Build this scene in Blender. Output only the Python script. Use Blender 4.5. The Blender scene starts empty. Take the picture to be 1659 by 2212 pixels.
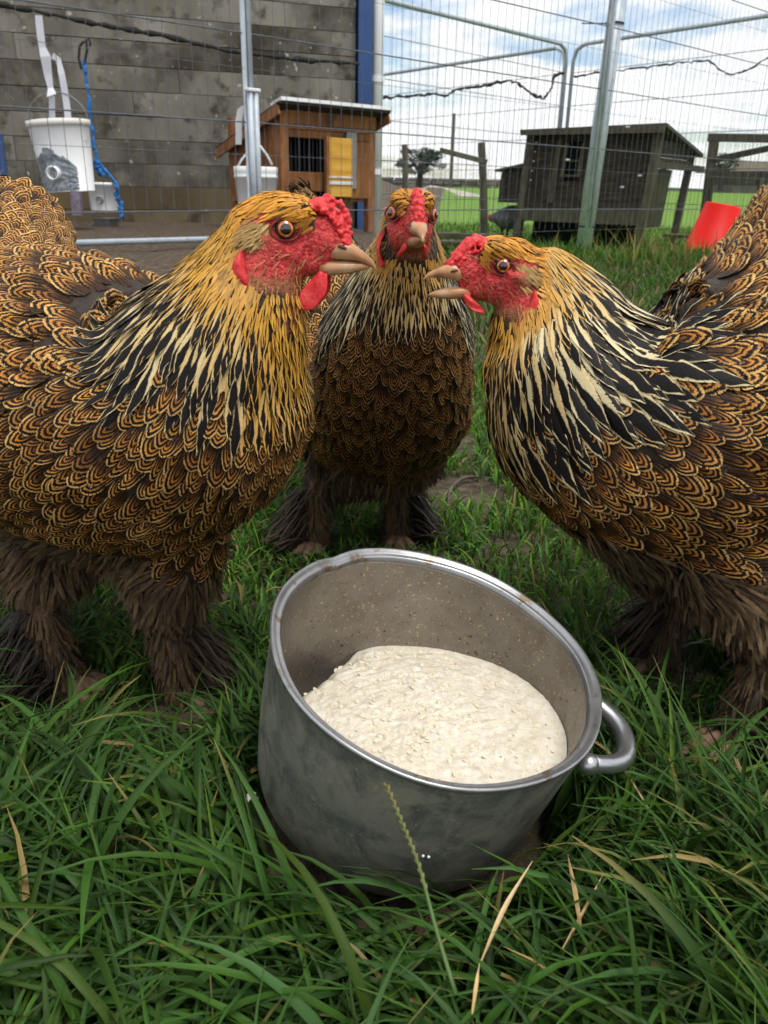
import bpy, math, random
import numpy as np
from mathutils import Vector, Matrix
from mathutils.bvhtree import BVHTree

random.seed(7)
RNG = np.random.default_rng(7)
sc = bpy.context.scene
COL = sc.collection
R = math.radians

# ------------------------------------------------------------------ camera
H = 0.40
FOC = 1724.0                       # focal length in units of a 1659 x 2212 frame
PIT, ROL = R(22.2), R(1.2)
FWD = np.array([0, math.cos(PIT), -math.sin(PIT)])
UP0 = np.array([0, math.sin(PIT), math.cos(PIT)])
XX = np.array([1.0, 0, 0])
RGT = math.cos(ROL) * XX + math.sin(ROL) * UP0
UPV = -math.sin(ROL) * XX + math.cos(ROL) * UP0
CAM = np.array([0, 0, H])
cd = bpy.data.cameras.new('camera'); cam = bpy.data.objects.new('camera', cd); COL.objects.link(cam)
cd.sensor_fit = 'VERTICAL'; cd.angle = 2 * math.atan(1106 / FOC)
cd.clip_start = 0.01; cd.clip_end = 2000
cd.dof.use_dof = True; cd.dof.focus_distance = 0.60; cd.dof.aperture_fstop = 13.0
m = Matrix.Identity(4)
for i in range(3):
    m[i][0], m[i][1], m[i][2], m[i][3] = RGT[i], UPV[i], -FWD[i], CAM[i]
cam.matrix_world = m
sc.camera = cam

# ------------------------------------------------------------------ node helper
class G:
    def __init__(s, tree):
        s.t = tree
    def n(s, typ, ins=None, **props):
        nd = s.t.nodes.new(typ)
        for k, v in props.items():
            setattr(nd, k, v)
        for k, v in (ins or {}).items():
            s.put(nd.inputs[k], v)
        return nd
    def put(s, sock, v):
        if isinstance(v, bpy.types.NodeSocket):
            s.t.links.new(v, sock)
        elif v is not None:
            if hasattr(sock.default_value, '__len__') and not isinstance(v, (int, float)):
                v = tuple(v)
                if len(sock.default_value) == 4 and len(v) == 3:
                    v = v + (1.0,)
            sock.default_value = v
    def m(s, op, a, b=None, c=None, clamp=False):
        nd = s.n('ShaderNodeMath', operation=op, use_clamp=clamp)
        for i, v in enumerate((a, b, c)):
            s.put(nd.inputs[i], v)
        return nd.outputs[0]
    def mix(s, f, a, b, mode='MIX'):
        nd = s.n('ShaderNodeMix', data_type='RGBA', blend_type=mode)
        s.put(nd.inputs[0], f); s.put(nd.inputs[6], a); s.put(nd.inputs[7], b)
        return nd.outputs[2]
    def ramp(s, f, stops, interp='LINEAR'):
        nd = s.n('ShaderNodeValToRGB'); cr = nd.color_ramp; cr.interpolation = interp
        while len(cr.elements) < len(stops):
            cr.elements.new(0.5)
        for e, (p, c) in zip(cr.elements, stops):
            e.position = p
            e.color = (c, c, c, 1) if isinstance(c, (int, float)) else tuple(c) + (1,)
        s.put(nd.inputs[0], f)
        return nd.outputs[0]
    def noise(s, vec, scale, detail=4, rough=.55, dist=0):
        return s.n('ShaderNodeTexNoise', {'Vector': vec, 'Scale': scale, 'Detail': detail, 'Roughness': rough, 'Distortion': dist}).outputs[0]
    def comb(s, x, y, z):
        return s.n('ShaderNodeCombineXYZ', {0: x, 1: y, 2: z}).outputs[0]
    def sep(s, v):
        return s.n('ShaderNodeSeparateXYZ', {0: v}).outputs
    def scale(s, v, sc3):
        return s.n('ShaderNodeVectorMath', {0: v, 1: sc3}, operation='MULTIPLY').outputs[0]

# ------------------------------------------------------------------ world: blue sky with broken white cloud
SUN_EL, SUN_AZ = R(68), R(140)       # azimuth from +Y towards +X
w = bpy.data.worlds.new('World'); sc.world = w; w.use_nodes = True
w.node_tree.nodes.clear(); g = G(w.node_tree)
tc = g.n('ShaderNodeTexCoord').outputs['Generated']
sky = g.n('ShaderNodeTexSky', sky_type='NISHITA', sun_disc=False, sun_elevation=SUN_EL, sun_rotation=SUN_AZ).outputs[0]
x, y, z = g.sep(tc)
zz = g.m('ADD', g.m('MAXIMUM', z, 0.0), 0.16)
cv = g.comb(g.m('DIVIDE', x, zz), g.m('DIVIDE', y, zz), 0.0)
cv = g.n('ShaderNodeVectorMath', {0: cv, 1: (7.3, 2.2, 0.4)}, operation='ADD').outputs[0]
cl = g.noise(cv, 1.15, 7, .55, .25)
cmask = g.ramp(cl, [(.36, 0.0), (.50, 1.0)], 'EASE')
shade = g.noise(cv, 2.3, 6)
ccol = g.mix(g.ramp(shade, [(.35, 0.0), (.7, 1.0)]), (13.4, 13.6, 13.9), (14.5, 14.5, 14.5))
skyc = g.mix(1.0, sky, (2.1, 2.1, 2.1), 'MULTIPLY')
col = g.mix(cmask, skyc, ccol)
bg = g.n('ShaderNodeBackground', {'Color': col, 'Strength': 0.075})
g.t.links.new(bg.outputs[0], g.n('ShaderNodeOutputWorld').inputs[0])

ld = bpy.data.lights.new('sun', 'SUN'); ld.energy = 2.5; ld.angle = R(24); ld.color = (1, .96, .9)
sun = bpy.data.objects.new('sun', ld); COL.objects.link(sun)
sd = Vector((math.sin(SUN_AZ) * math.cos(SUN_EL), math.cos(SUN_AZ) * math.cos(SUN_EL), math.sin(SUN_EL)))
sun.rotation_euler = sd.to_track_quat('Z', 'Y').to_euler()
sun.location = (2, 2, 5)
vs = sc.view_settings
vs.view_transform = 'Standard'; vs.look = 'None'; vs.gamma = 1; vs.use_curve_mapping = False
vs.exposure = 0.10
cy = sc.cycles
cy.max_bounces = 4; cy.diffuse_bounces = 2; cy.glossy_bounces = 2; cy.transparent_max_bounces = 8
cy.transmission_bounces = 2; cy.caustics_reflective = False; cy.caustics_refractive = False
cy.use_denoising = True
cy.use_adaptive_sampling = True; cy.adaptive_threshold = 0.03

# ------------------------------------------------------------------ geometry helpers
def nrm(v):
    v = np.asarray(v, float)
    return v / (np.linalg.norm(v, axis=-1, keepdims=True) + 1e-12)
def ray(px, py):
    return FWD + RGT * (px - 829.5) / FOC - UPV * (py - 1106) / FOC
def at(px, py, d):
    r = ray(px, py)
    return CAM + r * (d / r[1])
def at_z(px, py, z):
    r = ray(px, py)
    return CAM + r * ((z - H) / r[2])
def at_plane(px, py, p0, n):
    r = ray(px, py)
    return CAM + r * (np.dot(np.asarray(p0) - CAM, n) / np.dot(r, n))
def project(p):
    q = np.asarray(p) - CAM; d = q @ FWD
    return 829.5 + FOC * (q @ RGT) / d, 1106 - FOC * (q @ UPV) / d, d
def sstep(a, b, x):
    t = np.clip((x - a) / (b - a), 0, 1)
    return t * t * (3 - 2 * t)
def gz(x, y):
    return (0.13 - .075 * sstep(-.15, .45, x)) * sstep(0.95, 3.4, y) - .19 * sstep(4.4, 7.6, y) * sstep(-.6, .4, x) + .60 * sstep(12, 42, y) + 0.006 * np.sin(x * 9 + 1.3) * np.cos(y * 7.1) * sstep(0.1, .6, y)
def at_ground(px, py):
    z = 0.0
    for _ in range(12):
        p = at_z(px, py, z); z = float(gz(p[0], p[1]))
    return p

def spline(P, n):
    P = np.array(P, float); k = len(P)
    Q = np.vstack([2 * P[0] - P[1], P, 2 * P[-1] - P[-2]])
    out = []
    for u in np.linspace(0, k - 1 - 1e-6, n):
        i = int(u); t = u - i; a, b, c, d = Q[i], Q[i + 1], Q[i + 2], Q[i + 3]
        out.append(.5 * (2 * b + (c - a) * t + (2 * a - 5 * b + 4 * c - d) * t * t + (3 * b - a - 3 * c + d) * t ** 3))
    return np.array(out)

class MB:
    """collects shapes into one mesh"""
    def __init__(s):
        s.v, s.f, s.mi = [], [], []
        s.cur = 0
    def add(s, vs, fs):
        o = len(s.v)
        s.v += [tuple(map(float, v)) for v in vs]
        s.f += [tuple(i + o for i in f) for f in fs]
        s.mi += [s.cur] * len(fs)
        return s
    def box(s, c, size, ax=None, ay=None, az=None, bev=0.0):
        ax = np.array([1, 0, 0]) if ax is None else np.asarray(ax, float)
        ay = np.array([0, 1, 0]) if ay is None else np.asarray(ay, float)
        az = np.array([0, 0, 1]) if az is None else np.asarray(az, float)
        c = np.asarray(c, float); h = np.asarray(size, float) / 2
        if bev <= 0:
            vs = [c + ax * h[0] * i + ay * h[1] * j + az * h[2] * k for i in (-1, 1) for j in (-1, 1) for k in (-1, 1)]
            return s.add(vs, [(0, 1, 3, 2), (4, 6, 7, 5), (0, 4, 5, 1), (2, 3, 7, 6), (0, 2, 6, 4), (1, 5, 7, 3)])
        b = min(bev, *(h * .45)); vs = []; idx = {}
        for i in (-1, 1):
            for j in (-1, 1):
                for k in (-1, 1):
                    for a in range(3):
                        hh = h - b; hh[a] = h[a]
                        idx[(i, j, k, a)] = len(vs)
                        vs.append(c + ax * hh[0] * i + ay * hh[1] * j + az * hh[2] * k)
        F = []
        for a in range(3):
            for sg in (-1, 1):
                q = []
                for (u, v) in ((-1, -1), (1, -1), (1, 1), (-1, 1)):
                    t = [0, 0, 0]; t[a] = sg; t[(a + 1) % 3] = u; t[(a + 2) % 3] = v
                    q.append(idx[(*t, a)])
                F.append(tuple(q if sg > 0 else q[::-1]))
        for a in range(3):
            b1, b2 = (a + 1) % 3, (a + 2) % 3
            for u in (-1, 1):
                for v in (-1, 1):
                    t0 = [0, 0, 0]; t0[a] = -1; t0[b1] = u; t0[b2] = v
                    t1 = list(t0); t1[a] = 1
                    F.append((idx[(*t0, b1)], idx[(*t1, b1)], idx[(*t1, b2)], idx[(*t0, b2)]))
        for i in (-1, 1):
            for j in (-1, 1):
                for k in (-1, 1):
                    F.append(tuple(idx[(i, j, k, a)] for a in range(3)))
        return s.add(vs, F)
    def tube(s, pts, r, seg=8, cap=True):
        pts = [np.asarray(p, float) for p in pts]; n = len(pts)
        rs = [r] * n if isinstance(r, (int, float)) else list(r)
        vs, fs = [], []
        ref = None
        for i, p in enumerate(pts):
            t = nrm(pts[min(i + 1, n - 1)] - pts[max(i - 1, 0)])
            if ref is None:
                ref = np.array([0, 0, 1.0]) if abs(t[2]) < .9 else np.array([1.0, 0, 0])
            b = nrm(np.cross(t, ref)); a = np.cross(b, t); ref = a
            for k in range(seg):
                an = 2 * math.pi * k / seg
                vs.append(p + rs[i] * (math.cos(an) * a + math.sin(an) * b))
        for i in range(n - 1):
            for k in range(seg):
                fs.append((i * seg + k, i * seg + (k + 1) % seg, (i + 1) * seg + (k + 1) % seg, (i + 1) * seg + k))
        if cap:
            fs.append(tuple(range(seg))[::-1]); fs.append(tuple((n - 1) * seg + k for k in range(seg)))
        return s.add(vs, fs)
    def lathe(s, prof, c=(0, 0, 0), seg=40, ax=None, ay=None, az=None, close=False):
        ax = np.array([1, 0, 0]) if ax is None else np.asarray(ax); ay = np.array([0, 1, 0]) if ay is None else np.asarray(ay)
        az = np.array([0, 0, 1]) if az is None else np.asarray(az); c = np.asarray(c, float)
        vs, fs = [], []
        for (r, z) in prof:
            for k in range(seg):
                an = 2 * math.pi * k / seg
                vs.append(c + ax * r * math.cos(an) + ay * r * math.sin(an) + az * z)
        for i in range(len(prof) - 1):
            for k in range(seg):
                fs.append((i * seg + k, i * seg + (k + 1) % seg, (i + 1) * seg + (k + 1) % seg, (i + 1) * seg + k))
        if close:
            fs.append(tuple(range(seg))[::-1]); fs.append(tuple((len(prof) - 1) * seg + k for k in range(seg)))
        return s.add(vs, fs)
    def ball(s, c, r, seg=12, rings=8, ax=None, ay=None, az=None):
        r = (r, r, r) if isinstance(r, (int, float)) else r
        ax = np.array([1, 0, 0]) if ax is None else np.asarray(ax); ay = np.array([0, 1, 0]) if ay is None else np.asarray(ay)
        az = np.array([0, 0, 1]) if az is None else np.asarray(az); c = np.asarray(c, float)
        vs = [c + az * r[2]]; fs = []
        for i in range(1, rings):
            ph = math.pi * i / rings
            for k in range(seg):
                an = 2 * math.pi * k / seg
                vs.append(c + ax * r[0] * math.sin(ph) * math.cos(an) + ay * r[1] * math.sin(ph) * math.sin(an) + az * r[2] * math.cos(ph))
        vs.append(c - az * r[2]); e = len(vs) - 1
        for k in range(seg):
            fs.append((0, 1 + k, 1 + (k + 1) % seg))
            fs.append((e, 1 + (rings - 2) * seg + (k + 1) % seg, 1 + (rings - 2) * seg + k))
        for i in range(rings - 2):
            for k in range(seg):
                a = 1 + i * seg; fs.append((a + k, a + seg + k, a + seg + (k + 1) % seg, a + (k + 1) % seg))
        return s.add(vs, fs)
    def rings(s, rows, cap=True):
        """rows: list of closed loops with the same number of points"""
        seg = len(rows[0]); vs = [p for r in rows for p in r]; fs = []
        for i in range(len(rows) - 1):
            for k in range(seg):
                fs.append((i * seg + k, i * seg + (k + 1) % seg, (i + 1) * seg + (k + 1) % seg, (i + 1) * seg + k))
        if cap:
            fs.append(tuple(range(seg))[::-1]); fs.append(tuple((len(rows) - 1) * seg + k for k in range(seg)))
        return s.add(vs, fs)
    def mesh(s, name, smooth=False):
        me = bpy.data.meshes.new(name); me.from_pydata(s.v, [], s.f)
        if any(s.mi):
            me.polygons.foreach_set('material_index', s.mi)
        if smooth:
            me.polygons.foreach_set('use_smooth', [True] * len(me.polygons))
        me.update()
        return me
    def build(s, name, mat, parent=None, smooth=False, **kw):
        return link(s.mesh(name, smooth), name, mat, parent, **kw)

def link(me, name, mat, parent=None, label=None, cat=None, group=None, kind=None):
    for mm in (mat if isinstance(mat, (list, tuple)) else [mat]):
        me.materials.append(mm)
    o = bpy.data.objects.new(name, me); COL.objects.link(o)
    tag(o, label, cat, group, kind)
    if parent is not None:
        o.parent = parent
        o.matrix_parent_inverse = parent.matrix_basis.inverted()
    return o
def tag(o, label=None, cat=None, group=None, kind=None):
    for k, v in (('label', label), ('category', cat), ('group', group), ('kind', kind)):
        if v:
            o[k] = v
    return o
def thing(name, label, cat, loc=(0, 0, 0), group=None):
    o = bpy.data.objects.new(name, None); COL.objects.link(o)
    o.empty_display_size = .05; o.location = Vector([float(a) for a in loc])
    return tag(o, label, cat, group)
def fast_mesh(name, V, Fq, smooth=True, attrs=None, uv=None):
    """V (n,3), Fq (m,4) quads; attrs: name -> (n,4) colours; uv: (n,2) per vertex"""
    me = bpy.data.meshes.new(name)
    V = np.ascontiguousarray(V, np.float32); Fq = np.ascontiguousarray(Fq, np.int32)
    me.vertices.add(len(V)); me.vertices.foreach_set('co', V.ravel())
    k = Fq.shape[1]
    me.loops.add(Fq.size); me.loops.foreach_set('vertex_index', Fq.ravel())
    me.polygons.add(len(Fq)); me.polygons.foreach_set('loop_start', np.arange(0, Fq.size, k, dtype=np.int32))
    me.polygons.foreach_set('use_smooth', np.full(len(Fq), smooth))
    for nme, A in (attrs or {}).items():
        at_ = me.attributes.new(nme, 'FLOAT_COLOR', 'POINT'); at_.data.foreach_set('color', np.ascontiguousarray(A, np.float32).ravel())
    if uv is not None:
        u = me.uv_layers.new(name='UVMap'); u.data.foreach_set('uv', np.ascontiguousarray(uv[Fq.ravel()], np.float32).ravel())
    me.update(calc_edges=True)
    return me

# ------------------------------------------------------------------ materials
def newmat(name):
    mt = bpy.data.materials.new(name); mt.use_nodes = True; mt.node_tree.nodes.clear()
    return mt, G(mt.node_tree)
def finish(g, col, rough=.6, metal=0.0, spec=.5, bump=None, bstr=.3, bdist=.01, alpha=None, coat=0, sss=0, trans=None):
    b = g.n('ShaderNodeBsdfPrincipled', {'Base Color': col, 'Roughness': rough, 'Metallic': metal, 'Specular IOR Level': spec, 'Coat Weight': coat})
    if sss:
        b.inputs['Subsurface Weight'].default_value = sss; b.inputs['Subsurface Radius'].default_value = (.004, .0015, .001)
        b.inputs['Subsurface Scale'].default_value = 1.0
    if bump is not None:
        bn = g.n('ShaderNodeBump', {'Height': bump, 'Strength': bstr, 'Distance': bdist})
        g.t.links.new(bn.outputs[0], b.inputs['Normal'])
    out = b.outputs[0]
    if trans is not None:
        tl = g.n('ShaderNodeBsdfTranslucent', {'Color': col})
        mx = g.n('ShaderNodeMixShader', {0: trans, 1: out, 2: tl.outputs[0]}); out = mx.outputs[0]
    if alpha is not None:
        tr = g.n('ShaderNodeBsdfTransparent')
        mx = g.n('ShaderNodeMixShader', {0: alpha, 1: tr.outputs[0], 2: out}); out = mx.outputs[0]
    g.t.links.new(out, g.n('ShaderNodeOutputMaterial').inputs[0])
def mk(name, cols, scale=8, detail=6, rough=.7, metal=0, spec=.4, bump=.2, bscale=40, bdist=.004, stretch=(1, 1, 1), spots=(), lo=.3, hi=.7, coat=0, sss=0, vary=.0):
    """mottled material: colours blended by noise, with further noise spots (colour, scale, threshold, softness)"""
    mt, g = newmat(name)
    co = g.n('ShaderNodeTexCoord').outputs['Object']
    v = g.scale(co, stretch)
    if vary:
        oi = g.n('ShaderNodeObjectInfo').outputs['Random']
        v = g.n('ShaderNodeVectorMath', {0: v, 1: g.comb(g.m('MULTIPLY', oi, 37.0), g.m('MULTIPLY', oi, 91.0), oi)}, operation='ADD').outputs[0]
    k = len(cols)
    nz = g.noise(v, scale, detail)
    c = g.ramp(nz, [(lo + (hi - lo) * i / max(k - 1, 1), cols[i]) for i in range(k)]) if k > 1 else g.mix(0.0, cols[0], cols[0])
    vsp = g.n('ShaderNodeVectorMath', {0: co, 1: g.comb(g.m('MULTIPLY', oi, 37.0), g.m('MULTIPLY', oi, 91.0), oi)}, operation='ADD').outputs[0] if vary else co
    for (sc_, ss, th, sf) in spots:
        s2 = g.noise(vsp, ss, 5, .6)
        c = g.mix(g.ramp(s2, [(th, 0.0), (th + sf, 1.0)]), c, sc_)
    if vary:
        f = g.m('ADD', 1 - vary / 2, g.m('MULTIPLY', oi, vary))
        c = g.mix(1.0, c, g.comb(f, f, f), 'MULTIPLY')
    bh = g.noise(v, bscale, 5, .6)
    finish(g, c, rough, metal, spec, bh if bump else None, bump, bdist, coat=coat, sss=sss)
    return mt
# ------------------------------------------------------------------ setting
MUD = mk('mud', [(.035, .026, .019), (.075, .055, .038), (.12, .09, .06)], 6, 8, .8, bump=.8, bscale=30, bdist=.02)
def ground_mat():
    mt, g = newmat('ground_soil_and_turf')
    co = g.n('ShaderNodeTexCoord').outputs['Object']; x, y, z = g.sep(co)
    n1 = g.noise(co, 3.0, 6); n2 = g.noise(co, 40, 6, .65); n3 = g.noise(co, .5, 6)
    soil = g.ramp(n2, [(.3, (.03, .021, .014)), (.5, (.085, .062, .042)), (.72, (.19, .145, .10))])
    turf = g.ramp(n2, [(.3, (.010, .022, .004)), (.55, (.03, .075, .010)), (.75, (.07, .13, .02))])
    field = g.ramp(g.noise(co, 7, 7, .7), [(.3, (.065, .155, .010)), (.5, (.11, .23, .015)), (.72, (.17, .29, .025))])
    field = g.mix(g.ramp(n3, [(.4, 0.0), (.65, .5)]), field, (.14, .21, .03))
    nearmix = g.ramp(n1, [(.42, 0.0), (.52, 1.0)])
    c = g.mix(g.m('MULTIPLY', nearmix, .12), soil, turf)
    # bare muddy yard on the left, in front of the wall
    yard = g.m('MULTIPLY', g.m('LESS_THAN', g.m('ADD', x, g.m('MULTIPLY', n1, .5)), g.m('MULTIPLY', y, .07)), g.m('GREATER_THAN', y, 1.2))
    c = g.mix(yard, c, soil)
    far = g.m('MULTIPLY', g.ramp(g.m('MULTIPLY', y, .1), [(.40, 0.0), (.56, 1.0)]), g.m('SUBTRACT', 1.0, yard))
    c = g.mix(far, c, field)
    finish(g, c, .85, 0, .3, n2, .9, .02)
    return mt
gx = np.concatenate([np.linspace(-300, -6, 14), np.linspace(-4, 4, 90), np.linspace(6, 300, 14)])
gy = np.concatenate([np.linspace(-6, -.3, 8), np.linspace(-.2, 4, 70), np.linspace(4.3, 12, 20), np.linspace(14, 500, 24)])
GX, GY = np.meshgrid(gx, gy)
gzv = gz(GX, GY)
gzv += np.where((GY < 4) & (GY > 0), RNG.normal(size=GX.shape) * .003, 0)
V = np.stack([GX.ravel(), GY.ravel(), gzv.ravel()], 1)
nx_ = len(gx); ii = np.arange(len(gy) - 1)[:, None] * nx_ + np.arange(nx_ - 1)[None]
F = np.stack([ii, ii + 1, ii + nx_ + 1, ii + nx_], -1).reshape(-1, 4)
link(fast_mesh('ground', V, F), 'ground', ground_mat(), kind='structure')

def GZ(x, y):
    return float(gz(x, y))

# farm track in the field
TR = mk('track_gravel', [(.3, .27, .22), (.42, .39, .33)], 5, rough=.9)
mb = MB()
def on_field(px, py):
    z = .1
    for _ in range(25):
        p = at_z(px, py, z) if py > 409 else at(px, py, 40); z = .6 * z + .4 * (GZ(p[0], p[1]) + .03)
    return np.array([p[0], p[1], GZ(p[0], p[1]) + .03])
rows = []
for (a, b) in (((806, 411.5), (806, 421)), ((860, 412.5), (860, 425)), ((930, 416.5), (930, 425)), ((1000, 421), (1000, 425)), ((1050, 424.5), (1050, 426))):
    rows.append((on_field(*a), on_field(*b)))
vs = [p for r in rows for p in r]
mb.add(vs, [(2 * i, 2 * i + 1, 2 * i + 3, 2 * i + 2) for i in range(len(rows) - 1)]).build('farm_track', TR, kind='structure')

# ------- concrete wall of the barn, one block course per object
WD = np.array([math.cos(R(19)), math.sin(R(19)), 0]); WN = np.array([WD[1], -WD[0], 0])   # towards camera
W0 = at(300, 490, 6.0)
CONC = mk('weathered_concrete', [(.095, .088, .07), (.17, .158, .13), (.26, .245, .21)], 2.2, 8, .92, bump=.6, bscale=60, bdist=.006,
          stretch=(1, 1, .45), spots=[((.045, .037, .026), 1.5, .50, .16), ((.24, .22, .18), 3.3, .60, .14), ((.06, .05, .035), 7, .55, .12), ((.42, .42, .37), 9, .68, .04), ((.42, .42, .38), 22, .655, .04), ((.16, .12, .04), .8, .60, .12)], vary=.04)
CONCB = mk('muddy_concrete', [(.075, .055, .03), (.13, .10, .055), (.17, .135, .08)], 2, 8, .92, bump=.5, bscale=60, stretch=(1, 1, .4), spots=[((.04, .032, .02), 3, .56, .14), ((.13, .09, .02), 1.2, .55, .12), ((.4, .4, .36), 18, .7, .03)], vary=.04)
JOINT = mk('mortar', [(.09, .078, .06), (.15, .13, .10)], 20)
wall = thing('barn_wall', 'weathered grey concrete block wall of the barn behind the buckets', 'wall', W0)
zA = at_plane(0, 292.5, W0, WN)[2]; zB = at_plane(0, 238, W0, WN)[2]; ch = abs(zB - zA)
t_end = 1.55 + .02
pe = at_plane(768, 250, W0, WN); t_end = float(np.dot(pe - W0, WD))
t_beg = -2.6
def wp(t, z, off=0.0):
    p = W0 + WD * t + WN * off; p[2] = z
    return p
k0 = int(math.floor((zA - .02) / ch))
zl = zA - k0 * ch
mb = MB(); mb.box(wp((t_beg + t_end) / 2, 1.6, -.16), (t_end - t_beg, .2, 3.6), WD, WN); mb.build('backing', JOINT, wall)
zc = zl - ch
i = 0
while zc < 3.2:
    t = t_beg - random.random() * .5
    while t < t_end:
        ln = random.choice((2.2, 3.1, 4.4)); a, b = max(t, t_beg), min(t + ln, t_end)
        if b - a > .05:
            mb = MB(); mb.box(wp((a + b) / 2, zc + ch / 2, -.052 + random.uniform(-.0015, .0015)), (b - a - .002, .1, ch - random.uniform(.002, .0045)), WD, WN, bev=.002)
            mb.build('block', CONCB if zc < zA - 2.6 * ch else CONC, wall)
        t += ln
    zc += ch
# steel column and white downpipe at the wall's end
BLUE = mk('blue_paint', [(.02, .06, .19), (.03, .085, .25)], 3, rough=.45, bump=.05, spots=[((.05, .06, .08), 9, .62, .1)])
WHITE = mk('white_plastic', [(.66, .68, .70), (.78, .79, .80)], 4, rough=.45, bump=.03, spots=[((.45, .42, .36), 6, .66, .12)])
WHITE2 = mk('clean_white_plastic', [(.76, .78, .80), (.84, .85, .86)], 4, rough=.35, bump=.02)
mb = MB(); c = wp(t_end + .055, 1.6, -.02); mb.box(c, (.014, .13, 3.7), WD, WN)
for s in (-1, 1):
    mb.box(c + WN * s * .07, (.105, .012, 3.7), WD, WN, bev=.002)
mb.build('steel_column', BLUE, label='blue painted steel column at the corner of the barn wall', cat='column')
mb = MB(); c = wp(t_end + .165, 1.6, 0); mb.tube([c - [0, 0, 1.8], c + [0, 0, 1.8]], .043, 16)
o = mb.build('downpipe', WHITE2, smooth=True, label='white downpipe beside the blue steel column', cat='pipe')
for z_ in (.5, 1.12, 1.9):
    mb = MB(); mb.lathe([(.046, -.02), (.05, -.02), (.05, .02), (.046, .02)], wp(t_end + .165, z_, 0), 16); mb.build('bracket', WHITE2, o)
# blue panel with white lower part at the far left edge
mb = MB(); mb.cur = 0
a = at_plane(-60, 290, W0, WN) + WN * .05; b_ = at_plane(7, 290, W0, WN) + WN * .05; c_ = at_plane(18, 386, W0, WN) + WN * .05; d_ = at_plane(-60, 372, W0, WN) + WN * .05
e_ = at_plane(24, 425, W0, WN) + WN * .05; f_ = at_plane(-60, 425, W0, WN) + WN * .05
for q, mi in (((a, b_, c_, d_), 0), ((d_, c_, e_, f_), 1)):
    mb.cur = mi
    top = [np.array(p) + WN * .02 for p in q]; bot = [np.array(p) - WN * .02 for p in q]
    mb.add(bot + top, [(4, 5, 6, 7), (0, 3, 2, 1), (0, 1, 5, 4), (1, 2, 6, 5), (2, 3, 7, 6), (3, 0, 4, 7)])
mb.build('feed_drum', [BLUE, WHITE], label='blue and white sloping panel cut off by the left edge', cat='panel')

# ------- temporary fence panels, near row
GALV = mk('galvanised_steel', [(.36, .42, .48), (.52, .57, .62)], 14, rough=.5, metal=.15, bump=.08, spots=[((.3, .3, .3), 20, .6, .1)])
WIRE = mk('galvanised_wire', [(.075, .09, .11), (.15, .17, .20)], 30, rough=.55, metal=.4, bump=0)
DARK = mk('black_plastic', [(.012, .012, .014), (.03, .03, .033)], 20, rough=.6)
FD = np.array([math.cos(R(42)), math.sin(R(42)), 0]); FN = np.array([FD[1], -FD[0], 0])
F0 = at(540, 300, 3.9); F0[2] = 0
def fp(t, z):
    p = F0 + FD * t; return np.array([p[0], p[1], z])
def ft(px, py=300):
    return float(np.dot(at_plane(px, py, F0, FN) - F0, FD))
zb = at_plane(415, 517, F0, FN)[2]
zw = [at_plane(415, yy, F0, FN)[2] for yy in (455, 255, 54)]
dz = zw[2] - zw[1]
levels = [zw[0], zw[1], zw[2], zw[2] + dz, zw[2] + 2 * dz]
ztop = levels[-1] + .1
t_pole = ft(1292)
def panel(t0, t1, label, r=.013):
    o = thing('wire_fence_panel', label, 'fence', fp((t0 + t1) / 2, GZ(*fp((t0 + t1) / 2, 0)[:2])), 'mesh fence panels')
    mb = MB()
    c = .1
    mb.tube([fp(t0, zb), fp(t0, ztop - c), fp(t0 + .03, ztop - .03), fp(t0 + c, ztop), fp(t1 - c, ztop), fp(t1 - .03, ztop - .03), fp(t1, ztop - c), fp(t1, zb)] + ([fp(t0, zb)] if t0 < 0 else []), r, 10)
    mb.build('frame', GALV, o, smooth=True)
    mb = MB(); n = int((t1 - t0) / .062)
    for i in range(1, n):
        t = t0 + (t1 - t0) * i / n; j = random.uniform(-.006, .006)
        mb.tube([fp(t + j, zb), fp(t, (zb + ztop) / 2), fp(t - j, ztop)], .0012, 4, cap=False)
    for z_ in levels:
        mb.tube([fp(t0, z_) + FN * .003, fp((t0 + t1) / 2, z_ - random.uniform(0, .01)) + FN * .003, fp(t1, z_) + FN * .003], .0032, 5, cap=False)
        mb.tube([fp(t0, z_ - .13) + FN * .003, fp(t1, z_ - .13) + FN * .003], .0010, 4, cap=False)
    mb.build('wire_mesh', WIRE, o, kind='stuff')
    return o
panel(-2.2, -.0135, 'mesh fence panel in front of the hanging taped bucket, left of the grey post')
panel(.0135, t_pole - .02, 'mesh fence panel between the grey post and the leaning pole')
panel(t_pole + .02, 6.2, 'mesh fence panel right of the leaning pole, in front of the dark coop')
# short doubled post with white cap
mb = MB(); zc_ = at_plane(542, 200, F0, FN)[2]
pz = GZ(*fp(0, 0)[:2])
o = thing('fence_post', 'short grey steel post with white cap clamped to the fence', 'post', fp(0, pz))
for s in (-.014, .014):
    mb.tube([fp(s, pz) + FN * .035, fp(s, zc_) + FN * .035], .0135, 12)
mb.build('tube', GALV, o, smooth=True)
mb = MB(); mb.box(fp(0, zc_ + .006) + FN * .035, (.066, .035, .014), FD, FN, bev=.006); mb.build('cap', WHITE, o)
# strap of white tape hanging beside the post
mb = MB(); q = [at(x_, y_, 3.95) for x_, y_ in ((530, 228), (520, 236), (515, 262), (516, 290), (515, 312))]
for i in range(4):
    s = RGT * .014
    mb.add([q[i] - s, q[i] + s, q[i + 1] + s, q[i + 1] - s], [(0, 1, 2, 3)])
    mb.add([q[i] - s + FWD * .003, q[i] + s + FWD * .003, q[i + 1] + s + FWD * .003, q[i + 1] - s + FWD * .003], [(3, 2, 1, 0)])
mb.build('tape_strip', WHITE, label='short white tape strip hanging left of the capped post', cat='tape')
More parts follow.
